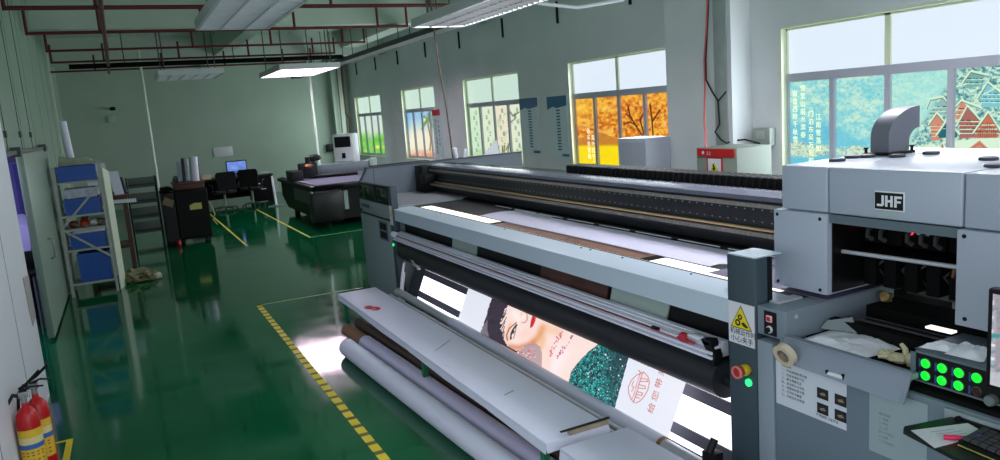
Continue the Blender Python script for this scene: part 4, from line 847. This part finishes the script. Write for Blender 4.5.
    p.line(D([(380,196),(366,240),(352,290),(338,334)]), .45, red); p.line(D([(370,198),(355,240),(342,290),(330,322)]), .36, red); p.line(D([(340,234),(330,256),(340,262),(330,282)]), .4, red); p.line(D([(362,186),(372,198)]), .45, red)
    for q in ([(372,222),(400,226),(404,238),(368,236)], [(364,252),(392,258),(392,270),(360,266)], [(356,284),(380,290),(376,302),(352,296)], [(350,310),(366,314)]): p.line(D(q), .42, red)
    for k in range(4): p.mix(np.hypot(x-(638+k*3.4), y-(361.5+k*1.6)) < .55, (170,120,120))
    return p.c
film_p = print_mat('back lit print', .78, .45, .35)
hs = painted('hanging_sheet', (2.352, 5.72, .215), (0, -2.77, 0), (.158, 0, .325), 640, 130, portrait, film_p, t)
b = MB(); xd = Vector((.158,0,.325)).normalized()
for i, (ch, v, yy) in enumerate((('给',.06,3.16),('您',.13,3.16),('带',.2,3.165),('来',.272,3.17))): b.text(ch, Vector((2.352,yy-.045,.215))+xd*(v+.018)+Vector((-.003,0,.001)), xd, (0,1,0), .058, .0004)
obj('print_lettering', b, mat('print red', (206,110,96), .5, emit=.4), hs)
def bedprint(x, y):
    p = Paint(x, y, (204,202,224)); return p.c
def brownprint(x, y):
    p = Paint(x, y, (150,108,92)); n = fbm(x/9, y/2, 3); p.mix(np.clip((n-.45)*3, 0, 1)*.5, (178,132,104)); p.mix(np.clip((.4-n)*4, 0, 1)*.5, (110,70,66)); p.line([(566,240),(572,236)], .5, (90,50,46))
    p.mix(np.clip((np.array(0)+1-(dist(x, y, [(505,223),(545,231),(600,243),(648,254.5)])-.0)/1.6), 0, 1), (70,44,44)); return p.c
b = MB(); n = 10
edge = [(2.756,5.95),(2.88,6.0),(3.0,6.02),(3.10,5.97)]
b.slab([(x,y,1.0655) for x,y in edge]+[(3.12,2.75,1.0655),(2.98,2.88,1.0655),(2.83,3.05,1.0655),(2.756,3.04,1.0655)], (0,0,.0015)); obj('bed_sheet', b, mat('film white', (214,212,234), .5), t)
b = MB(); b.box(2.626,2.752,3.4,5.5,1.0628,1.0638); obj('strip_film', b, M['blackm'], t)
painted('brown_print', (2.626, 5.42, 1.0645), (0,-1.93,0), (.13,0,0), 180, 14, brownprint, print_mat('brown print', .22, .5, .5), t)
b = MB(); b.cyl((2.315,2.95,.192),(2.32,5.75,.21),.047,n=28); pr = obj('film_roll', b, M['paperroll'], t)
b = MB(); b.pipe((2.315,2.925,.192),(2.315,2.952,.192),.047,.036); b.mi = 1; b.cyl((2.315,2.935,.192),(2.315,2.945,.192),.036); obj('roll_core', b, [M['core'], mat('core cap', (180,184,150), .5)], pr)

# ------------------------------------------------------------------ low benches and what lies on them
def bench(y0, y1, label, near):
    t = thing('low_bench', label, 'bench', (1.9, (y0+y1)/2, 0), 'low paper topped benches along the printer')
    x0, x1 = (1.68, 2.06) if not near else (1.71, 2.12)
    b = MB(); b.box(x0,x1,y0,y1,.315,.335,.006)
    y = y0
    ys = [y0]+[y0+(y1-y0)*k/6 for k in range(1, 6)]+[y1]
    for i, (a, c) in enumerate(zip(ys, ys[1:])): b.slab([(x0+.002,a,.32),(x0+.002,c,.32),(x0-.006,c,.285-.01*(i%2)),(x0-.008,a,.29-.012*((i+1)%2))], (.004,0,0))
    b.slab([(x0,y0,.33),(x1,y0,.33),(x1,y0-.012,.29),(x0,y0-.012,.285)], (0,.004,0))
    obj('top', b, mat('bench paper', (222,224,244), .5, var=.02, scale=4), t)
    b = MB(); b.box(x0+.02,x1-.02,y0+.03,y1-.03,.285,.315); obj('frame', b, mat('green frame', (24,70,52), .5), t)
    legs = [y0+.1] + ([4.87] if not near else []) + [y1-.08]
    for y in legs:
        for x in (x0+.045, x1-.045):
            b = MB(); b.box(x-.018,x+.018,y-.018,y+.018,.02,.286); b.mi = 1; b.box(x-.026,x+.026,y-.026,y+.026,0,.025,.004); obj('leg', b, [mat('green leg', (24,112,76), .45), M['paper']], t)
    return t
bn = bench(3.06, 7.05, 'long low bench with a red scribble on its pale paper top', False)
b = MB()
for c in ((1.765,6.3),(1.80,6.22)): b.tube([(c[0]+.035*math.cos(a),c[1]+.05*math.sin(a),.3375) for a in np.linspace(0,6.1,14)], .006, n=5)
b.tube([(1.74,6.35,.3375),(1.83,6.18,.3375)], .006, n=5); obj('red_scribble', b, M['red'], bn)
b = MB()
for p, q in (((1.78,4.78),(1.97,4.95)),((1.8,3.75),(1.88,3.78)),((1.72,4.5),(1.73,4.4))): b.slab([(p[0],p[1],.3362),(q[0],q[1],.3362),(q[0],q[1]-.008,.3362),(p[0],p[1]-.008,.3362)], (0,0,.0005))
obj('scratch', b, mat('scratch brown', (110,80,80), .6), bn)
bench(.9, 2.98, 'nearer low bench, cut by the lower picture edge', True)
t = thing('wooden_stick', 'short wooden stick lying across the gap between the low benches', 'stick', (1.95, 3.02, .336))
b = MB(); b.slab([(1.82,3.06,.337),(2.06,3.06,.337),(2.05,3.1,.337),(1.83,3.1,.337)], (0,0,.02)); obj('batten', b, mat('worn wood', (170,150,130), .6, var=.2, scale=20), t)
b = MB(); b.box(1.78,2.08,3.075,3.09,.357,.362); obj('dark_edge', b, M['black'], t)
def roll(a, c, r, m, label, coreend=None, group='paper rolls on the floor beside the bench'):
    t = thing('paper_roll', label, 'roll', ((a[0]+c[0])/2, (a[1]+c[1])/2, 0), group)
    b = MB(); b.cyl(a, c, r, n=28); obj('roll_body', b, m, t)
    a, c = Vector(a), Vector(c); d = (a-c).normalized()
    b = MB(); e = coreend or .004
    b.cyl(a, a+d*e, r*.62 if coreend is None else r*.85, n=20); obj('core', b, M['core'] if coreend else M['paperroll'], t)
roll((1.49,6.12,.075),(1.70,2.0,.075),.075,M['paperroll'],'outermost white paper roll lying on the floor along the bench')
roll((1.665,6.16,.068),(1.86,2.0,.068),.066,mat('paper roll warm', (218,212,240), .5),'white paper roll with a bare brown core end lying against the bench', .52)
roll((1.80,6.8,.07),(1.99,2.0,.07),.055,M['brown'],'dark brown cardboard tube under the front of the bench', None)
roll((1.90,6.75,.07),(2.11,2.0,.07),.055,M['brown'],'dark brown cardboard tube under the back of the bench', None)

# ------------------------------------------------------------------ print carriage on the gantry
t = thing('print_carriage', 'big grey printer carriage with a black and white badge and an elbow duct on top', 'carriage', (3.1, 1.7, 1.07))
HX = 2.65; cg = mat('carriage grey', (172,180,196), .33, var=.015, scale=80)
b = MB(); b.box(HX,3.55,1.617,2.186,1.452,1.65,.009,3); tc = obj('top_cover', b, cg, t)
b = MB(); b.box(HX,3.55,2.192,2.44,1.452,1.65,.009,3); obj('left_cover', b, cg, t)
b = MB(); b.box(HX,3.55,.75,1.611,1.452,1.65,.009,3); obj('right_cover', b, cg, t)
b = MB(); b.box(HX-.012,3.15,2.186,2.478,1.09,1.447,.006); b.mi = 1; b.box(HX+.02,3.12,2.18,2.186,1.1,1.44); sp = obj('left_panel', b, [cg, M['black']], t)
b = MB()
for y, z in ((2.455,1.425),(2.22,1.425),(2.455,1.11),(2.22,1.11),(1.6,1.425),(1.59,1.12)): b.lathe((HX-.016,y,z), [(.006,0),(.008,.002),(.008,.006)], 10, 'X')
obj('panel_screws', b, M['screw'], t)
b = MB(); b.box(HX-.012,3.15,.75,1.628,1.09,1.447,.006); obj('right_panel', b, cg, t)
b = MB(); b.box(HX,HX+.06,1.63,2.18,1.412,1.448); obj('front_lip', b, mat('lip grey', (92,108,116), .4), t)
b = MB(); b.box(3.12,3.15,1.63,2.184,1.09,1.44); b.box(HX+.06,3.12,1.63,2.184,1.40,1.44); obj('bay_lining', b, M['blackm'], t)
b = MB(); b.cyl((2.73,1.632,1.285),(2.73,2.18,1.275),.009,n=10); obj('silver_bar', b, M['alu'], t)
b = MB()
for i in range(5): y = 1.72+i*.095; b.box(2.84,3.1,y,y+.06,1.115,1.27,.006); b.box(2.86,3.08,y-.01,y+.075,1.3,1.385,.006)
obj('print_heads', b, mat('head black', (7,7,8), .8, spec=.15), t)
for i, y in enumerate((2.12,2.06,1.94,1.88,1.82)):
    b = MB(); b.tube([(2.85,y,1.385),(2.81,y-.005,1.365),(2.80,y-.01,1.34),(2.82,y-.02,1.325)], .010, n=6); obj('ribbon_cable', b, mat('ribbon grey', (64,66,68), .5), t)
for y, z in ((2.165,1.38),(1.935,1.37)):
    b = MB(); b.lathe((2.828,y,z), [(.006,0),(.009,.003),(.009,.008)], 10, 'X'); obj('red_led', b, mat('red led', (255,30,60), .4, emit=2.5), t)
b = MB(); b.box(2.832,2.838,2.08,2.13,1.375,1.39); b.box(2.832,2.838,1.86,1.91,1.365,1.38); obj('head_labels', b, M['pale'], t)
b = MB(); b.tube([(2.74,1.64,1.35),(2.73,1.66,1.31),(2.73,1.69,1.27),(2.74,1.70,1.24)], .006); obj('copper_tube', b, mat('copper tube', (170,110,80), .35, metal=.6), t)
for i in range(7):
    b = MB(); y = 1.72+i*.06; b.tube([(2.9,y,1.13),(2.86,y+.03,1.2),(2.88,y-.02,1.25)], .006, n=5); obj('ink_tube', b, mat('ink tube', (50,46,44), .3), t)
# badge
b = MB(); x = HX-.006; b.box(x,HX,1.835,1.965,1.488,1.566,.003); b.mi = 1; b.box(x-.002,x,1.84,1.96,1.494,1.56); b.mi = 0
def L(y0, z0, pts): b.slab([(x-.0025, 1.95-(y0+p)*.0105, 1.505+q*.0085) for p, q in pts], (-.001,0,0))
L(0,0,[(0,0),(2.2,0),(2.9,.7),(2.9,5.2),(1.9,5.2),(1.9,1.1),(0,1.1)])
L(3.4,0,[(0,0),(1,0),(1,2.1),(2.1,2.1),(2.1,0),(3.1,0),(3.1,5.2),(2.1,5.2),(2.1,3.2),(1,3.2),(1,5.2),(0,5.2)])
L(7.1,0,[(0,0),(1,0),(1,2.0),(2.6,2.0),(2.6,3.0),(1,3.0),(1,4.1),(3,4.1),(3,5.2),(0,5.2)])
obj('badge', b, [mat('badge white', (226,230,236), .4), M['black']], tc)
b = MB(); b.box(HX-.004,HX,1.865,1.94,1.47,1.484); obj('badge_tag', b, M['pale'], tc)
for x, y in ((2.87,2.32),(3.01,2.35),(3.06,2.31),(3.10,2.19),(3.25,2.13),(3.08,1.78),(2.86,1.63)):
    b = MB(); b.lathe((x,y,1.65), [(.034,0),(.036,.004),(.033,.012),(.02,.015)], 22); obj('vent_cap', b, mat('cap slate', (60,62,72), .5), t)
n = 10; outer = [(3.37-.22*math.cos(PI/2*i/n), 1.735+.13*math.sin(PI/2*i/n)) for i in range(n+1)]; inner = [(3.37-.075*math.cos(PI/2*i/n), 1.70+.065*math.sin(PI/2*i/n)) for i in range(n+1)]
b = MB(); b.prism([(3.15,1.664)]+outer+inner[::-1]+[(3.295,1.664)], 'Y', 2.268, 2.362); du = obj('elbow_duct', b, mat('duct grey', (110,112,124), .4), t)
b = MB(); b.box(3.13,3.315,2.25,2.385,1.65,1.662); b.mi = 1
for xx, yy in ((3.14,2.378),(3.30,2.257)): b.cyl((xx,yy,1.662),(xx,yy,1.68),.007); b.cyl((xx,yy,1.68),(xx,yy,1.687),.011)
obj('duct_flange', b, [M['black'], M['screw']], du)

# ------------------------------------------------------------------ operator console
t = thing('operator_console', 'grey operator console cabinet at the near end of the printer', 'console', (2.7, 1.6, 0))
cb = mat('console grey', (108,124,136), .45)
b = MB(); b.box(2.4,2.64,.75,2.26,.0,.884,.006); bd = obj('cabinet', b, cb, t)
b = MB(); b.box(2.392,2.6,2.262,2.352,.0,.905,.006); obj('side_strip', b, mat('strip grey', (140,152,164), .45), t)
b = MB(); b.box(2.42,3.1,.8,2.19,.884,.9); b.box(2.9,3.1,.8,2.19,.9,1.0); b.box(2.66,2.7,.8,2.19,.9,.985); obj('well_floor', b, M['blackm'], t)
b = MB(); b.box(2.72,2.735,1.5,2.15,.985,.992); b.box(2.77,2.78,1.5,2.15,.985,.99); obj('well_rail', b, mat('rail dim', (90,92,96), .35, metal=.5), t)
b = MB(); b.blob((3.0,2.17,1.02),(.02,.03,.03),.4,2,8); obj('brass_fitting', b, mat('brass', (150,130,80), .4, metal=.5), t)
fl = mat('flap grey', (136,146,162), .42)
b = MB(); q = [(2.40,2.205,.95),(2.40,1.63,.955),(2.355,1.63,.85),(2.355,2.205,.858)]
b.slab(q, (.004,0,.0)); b.slab([(2.40,2.205,.955),(2.40,1.63,.96),(2.385,1.63,.96),(2.385,2.205,.955)], (0,0,.004)); b.slab([(2.40,1.63,.955),(2.355,1.63,.85),(2.348,1.63,.853),(2.39,1.63,.96)], (0,-.006,0)); b.slab([(2.40,2.205,.95),(2.355,2.205,.858),(2.348,2.205,.86),(2.39,2.205,.955)], (0,.004,0))
b.box(2.4,2.44,1.63,2.205,.93,.95); fp = obj('front_flap', b, fl, t)
b = MB(); b.box(2.43,2.64,1.66,2.185,.9,.925); obj('flap_tray', b, M['blackm'], t)
b = MB(); b.cyl((2.368,1.955,.868),(2.366,1.885,.872),.009); b.mi = 1; b.box(2.36,2.378,1.88,1.89,.862,.886); b.box(2.36,2.378,1.953,1.963,.858,.882); obj('flap_handle', b, [M['paper'], M['black']], fp)
def doc(y1, y0, z0, z1, label, kind):
    t2 = thing('paper_notice', label, 'notice', (2.399, (y0+y1)/2, z0)); x = 2.3985
    b = MB(); b.box(x-.001,x,y0,y1,z0,z1); obj('sheet', b, mat('notice paper %d' % kind, (206,212,222) if kind == 1 else (150,166,172), .55), t2)
    b = MB(); xx = x-.0012
    if kind == 1:
        src = ['注意事项', '一、开机前请检查设备', '二、检查电源和气压', '三、确认墨量充足', '四、清洁喷头与导轨', '五、放置材料要平整', '六、打印时勿触碰', '七、完成后关闭电源']
        for i, st in enumerate(src): b.text(st, (xx,y1-.03,.818-i*.019), (0,-1,0), (0,0,1), .0135, .0002)
        for y in (y1-.215, y1-.30):
            for z in (.735,.67): b.box(xx-.0003,xx,y-.055,y,z,z+.045)
        b.text('严禁触摸 注意安全', (xx,y1-.21,.655), (0,-1,0), (0,0,1), .013, .0002)
    else:
        for i, st in enumerate(['操作规程', '一 检查', '二 开机', '三 上料', '四 打印测试', '五 收卷', '六 关机清洁']): b.text(st, (xx,y1-.04,.76-i*.018), (0,-1,0), (0,0,1), .012, .0001)
    obj('lettering', b, M['ink'] if kind == 1 else mat('faint print', (110,122,128), .6), t2)
    if kind == 1:
        b = MB()
        for y in (y1-.215, y1-.30):
            for z in (.735,.67): b.slab([(xx-.0006,y-.012,z+.022),(xx-.0006,y-.035,z+.03),(xx-.0006,y-.045,z+.018),(xx-.0006,y-.02,z+.014)], (-.0002,0,0))
        obj('photo_detail', b, mat('photo tan', (150,130,100), .5), t2)
doc(2.25,1.895,.64,.86,'white printed notice with four dark photographs under the flap',1)
doc(1.795,1.565,.60,.86,'greyish faint notice sheet right of the one with photographs',2)
b = MB(); b.box(2.385,2.40,1.2,1.5,.80,.875,.004); b.mi = 1; b.box(2.378,2.386,1.3,1.44,.845,.862,.003); b.cyl((2.37,1.445,.855),(2.386,1.445,.855),.01); obj('latch_plate', b, [mat('latch plate', (150,160,168), .4), M['black']], t)
# keyboard shelf
b = MB(); b.prism([(2.395,1.47),(2.20,1.515),(2.172,1.50),(2.06,1.0),(2.06,.75),(2.395,.75)], 'Z', .838, .852); obj('keyboard_shelf', b, mat('shelf black', (20,24,26), .35), t)
b = MB(); b.prism([(2.395,1.0),(2.395,.9),(2.3,.9),(2.3,1.0)], 'Z', .6, .838); obj('shelf_bracket', b, M['anod'], t)
b = MB(); b.slab([(2.185,1.482,.853),(2.375,1.412,.853),(2.345,1.33,.853),(2.13,1.365,.853)], (0,0,.0008)); b.mi = 1
for q in range(3): b.slab([(2.22,1.44-q*.02,.8541),(2.3,1.41-q*.02,.8541),(2.3,1.408-q*.02,.8541),(2.22,1.438-q*.02,.8541)], (0,0,.0002))
tag(obj('note_paper', b, [M['paper'], mat('faint print', (110,122,128), .6)]), 'white note paper lying on the black keyboard shelf', 'paper')
t2 = thing('keyboard', 'black keyboard on the shelf below the monitor', 'keyboard', (2.22, 1.1, .853))
kv = lambda u, v, z: (2.20+.14*v-.045*u, 1.335-.42*u+.01*v, z)     # along the keyboard, across it
b = MB(); b.slab([kv(0,0,.855),kv(1,0,.855),kv(1,1,.858),kv(0,1,.858)], (0,0,.016)); obj('case', b, M['black'], t2)
for r in range(5):
    b = MB()
    for c in range(15): u0, v0 = .02+c*.064, .06+r*.185; b.slab([kv(u0,v0,.874),kv(u0+.052,v0,.874),kv(u0+.052,v0+.14,.874),kv(u0,v0+.14,.874)], (0,0,.007))
    obj('key_row', b, mat('key grey', (64,66,70), .45), t2)
b = MB(); b.slab([kv(0,-.03,.856),kv(1,-.03,.856),kv(1,-.01,.856),kv(0,-.01,.856)], (0,0,.003)); obj('edge_stripe', b, mat('stripe green yellow', (170,180,90), .5), t2)
b = MB(); b.cyl((2.205,1.385,.862),(2.235,1.34,.866),.008); b.mi = 1; b.cyl((2.235,1.34,.866),(2.26,1.30,.885),.007); tag(obj('pen', b, [mat('pink cap', (220,30,90), .4), mat('dark violet barrel', (50,30,80), .4)]), 'pink and violet pen at the corner of the keyboard', 'pen')
# button box
t = thing('button_box', 'black fronted control box with eight round buttons mostly lit green', 'control box', (2.6, 1.3, .9))
b = MB(); b.box(2.455,2.75,.8,1.665,.915,1.03,.008); b.box(2.5,2.7,.85,1.6,.9,.915); b.box(2.445,2.455,.8,1.665,.915,.922); b.box(2.445,2.455,1.645,1.665,.922,1.03); b.box(2.445,2.455,.8,1.665,1.022,1.03); obj('case', b, mat('box grey', (100,112,122), .45), t)
b = MB(); b.box(2.449,2.456,.82,1.645,.922,1.022); obj('front_plate', b, M['black'], t)
gm = mat('lit green button', (20,236,50), .3, emit=.9)
def btn(y, z, m, nm, r=.0165):
    b = MB(); b.lathe((2.438,y,z), [(r*.75,0),(r,.004),(r,.012)], 22, 'X'); b.mi = 1; b.pipe((2.444,y,z),(2.449,y,z),r*1.14,r*.98); obj(nm, b, [m, mat('button rim', (90,110,96), .4)], t)
for y in (1.607,1.547,1.488,1.428): btn(y, .99, gm, 'green_button')
for y in (1.607,1.547,1.488): btn(y, .944, gm, 'green_button')
btn(1.428, .943, mat('unlit red button', (70,20,26), .3), 'red_button', .014)
b = MB()
for i, y in enumerate((1.63,1.571,1.511,1.452)):
    for z in (.985,.939): b.box(2.447,2.449,y-.003,y+.004,z-.014,z+.016)
obj('button_labels', b, mat('label strip blue', (50,80,150), .5), t)
b = MB(); b.box(2.44,2.449,1.32,1.375,.975,1.0,.002); b.mi = 1; b.box(2.436,2.44,1.33,1.36,.98,.996); obj('rocker_switch', b, [mat('pale rocker', (240,190,190), .4), mat('rocker red lit', (240,30,40), .4, emit=.6)], t)
b = MB(); b.lathe((2.42,1.375,.93), [(.014,0),(.018,.004),(.019,.029)], 20, 'X'); obj('grey_knob', b, mat('knob grey', (110,124,122), .5), t)
def crumple(name, pts, z, h, m, label, cat, seed, nx=16, group=None):
    rr = random.Random(seed); b = MB(); V = []
    (ax,ay),(bx,by),(cx,cy),(dx,dy) = pts
    for j in range(nx+1):
        row = []
        for i in range(nx+1):
            u, v = i/nx, j/nx
            x = (ax*(1-u)+bx*u)*(1-v)+(dx*(1-u)+cx*u)*v; y = (ay*(1-u)+by*u)*(1-v)+(dy*(1-u)+cy*u)*v
            e = min(u,1-u,v,1-v); zz = z+h*min(1, e*5)*(.55+.6*rr.random()*.6+.25*math.sin(u*9+seed)*math.sin(v*7))
            row.append(b.bm.verts.new((x,y,zz if e > 0 else z+.002)))
        V.append(row)
    for j in range(nx):
        for i in range(nx): b._face([V[j][i],V[j][i+1],V[j+1][i+1],V[j+1][i]])
    b._face([V[0][i] for i in range(nx+1)]+[V[j][nx] for j in range(1,nx+1)]+[V[nx][i] for i in range(nx-1,-1,-1)]+[V[j][0] for j in range(nx-1,0,-1)])
    return tag(obj(name, b, m), label, cat, group)
wr = mat('white wrap', (240,240,250), .5)
crumple('wiping_cloth', ((2.47,1.655),(2.5,1.55),(2.6,1.575),(2.57,1.65)), 1.031, .02, wr, 'crumpled white cloth at the left of the button box top', 'cloth', 1, 12)
crumple('wiping_cloth', ((2.475,1.56),(2.485,1.43),(2.64,1.5),(2.62,1.59)), 1.031, .024, wr, 'crumpled white cloth in the middle of the button box top', 'cloth', 2, 12)
crumple('wiping_cloth', ((2.48,1.42),(2.5,1.33),(2.66,1.36),(2.65,1.48)), 1.031, .022, wr, 'crumpled white cloth beside the monitor on the button box', 'cloth', 3, 12)
crumple('plastic_bag', ((2.43,2.17),(2.45,1.87),(2.68,1.85),(2.72,2.19)), .93, .03, mat('clear bag film', (240,240,250), .3, spec=.6), 'white plastic bag of sheets lying in the console tray', 'bag', 5, 22)
b = MB(); b.slab([(2.6,2.19,.95),(2.66,2.05,.95),(2.69,2.1,1.0),(2.62,2.17,.985)], (.002,0,.002)); tag(obj('bag_flap', b, mat('grey clear film', (130,140,144), .35)), 'grey transparent bag corner sticking up behind the white plastic bag', 'bag')
t = thing('work_glove', 'cream work glove lying right of the plastic bag', 'glove', (2.54, 1.79, .93))
gl = mat('cream glove', (206,196,160), .8)
b = MB(); b.blob((2.53,1.775,.945),(.035,.045,.018),.12,3,1); b.tube([(2.53,1.74,.945),(2.56,1.70,.95)], [.026,.03], n=10)
for (dx,dy,dz,r) in ((-.045,.05,.0,.010),(-.02,.068,.004,.011),(.012,.07,.004,.0105),(.04,.056,.003,.009)): b.tube([(2.53+dx*.4,1.79+dy*.25,.945),(2.53+dx*.8,1.78+dy*.75,.95+dz),(2.53+dx,1.775+dy,.946+dz)], [r*1.1,r,r*.7], n=8)
b.tube([(2.555,1.755,.95),(2.575,1.775,.97),(2.58,1.795,.985)], [.012,.011,.008], n=8); obj('glove_body', b, gl, t)
t = thing('masking_tape_roll', 'cream masking tape roll hanging at the left end of the flap', 'tape roll', (2.345, 2.14, .85))
b = MB(); b.pipe((2.325,2.145,.895),(2.352,2.145,.905),.05,.03,n=32); obj('tape_band', b, mat('masking tape', (206,190,166), .6), t)
b = MB(); b.pipe((2.327,2.145,.8955),(2.3515,2.145,.9045),.0305,.027,n=32); obj('tape_core', b, mat('tape core', (150,130,112), .7), t)
# monitor over the shelf
t = thing('operator_monitor', 'black bezelled monitor cut by the right picture edge', 'monitor', (2.34, 1.1, .9))
b = MB(); b.box(2.31,2.345,.84,1.325,1.02,1.345,.008); obj('bezel', b, M['black'], t)
b = MB(); b.box(2.345,2.42,1.0,1.1,.886,1.2,.006); b.box(2.33,2.44,.98,1.12,1.1,1.2,.006); obj('stand', b, M['anod'], t)
def ui(x, y):
    p = Paint(x, y, (150,150,158)); n = fbm(x/2, y/2, 3); p.mix((x < 995)*.6, (190,196,206)); p.mix(np.clip((n-.5)*5, 0, 1)*.6, (196,150,170)); p.mix(np.clip((.42-n)*5, 0, 1)*.5, (96,110,110))
    for k in range(10): p.mix((np.abs(y-(303+k*7)) < 1.6)*(x < 994), (110,150,170) if k % 2 else (226,232,236))
    p.mix((np.abs(y-336) < 2), (60,150,150)); p.mix((y > 372)*.7, (200,204,212)); return p.c
painted('screen', (2.3085,1.308,1.037), (0,-.452,0), (0,0,.292), 60, 60, ui, print_mat('console screen picture', .8, .3, .1), t)

# ------------------------------------------------------------------ light of the place
W = bpy.data.worlds.new('sky'); SC.world = W; W.use_nodes = True
W.node_tree.nodes['Background'].inputs['Color'].default_value = (.86, .93, 1.0, 1); W.node_tree.nodes['Background'].inputs['Strength'].default_value = 1.35
def point(loc, e, c, r=.1):
    l = bpy.data.lights.new('lamp', 'POINT'); l.energy = e; l.color = c; l.shadow_soft_size = r; o = bpy.data.objects.new('lamp', l); COL.objects.link(o); o.location = loc
point((-1.9, 8.6, 2.2), 60, (.75, .70, 1.0), .2)
SC.cycles.use_denoising = True
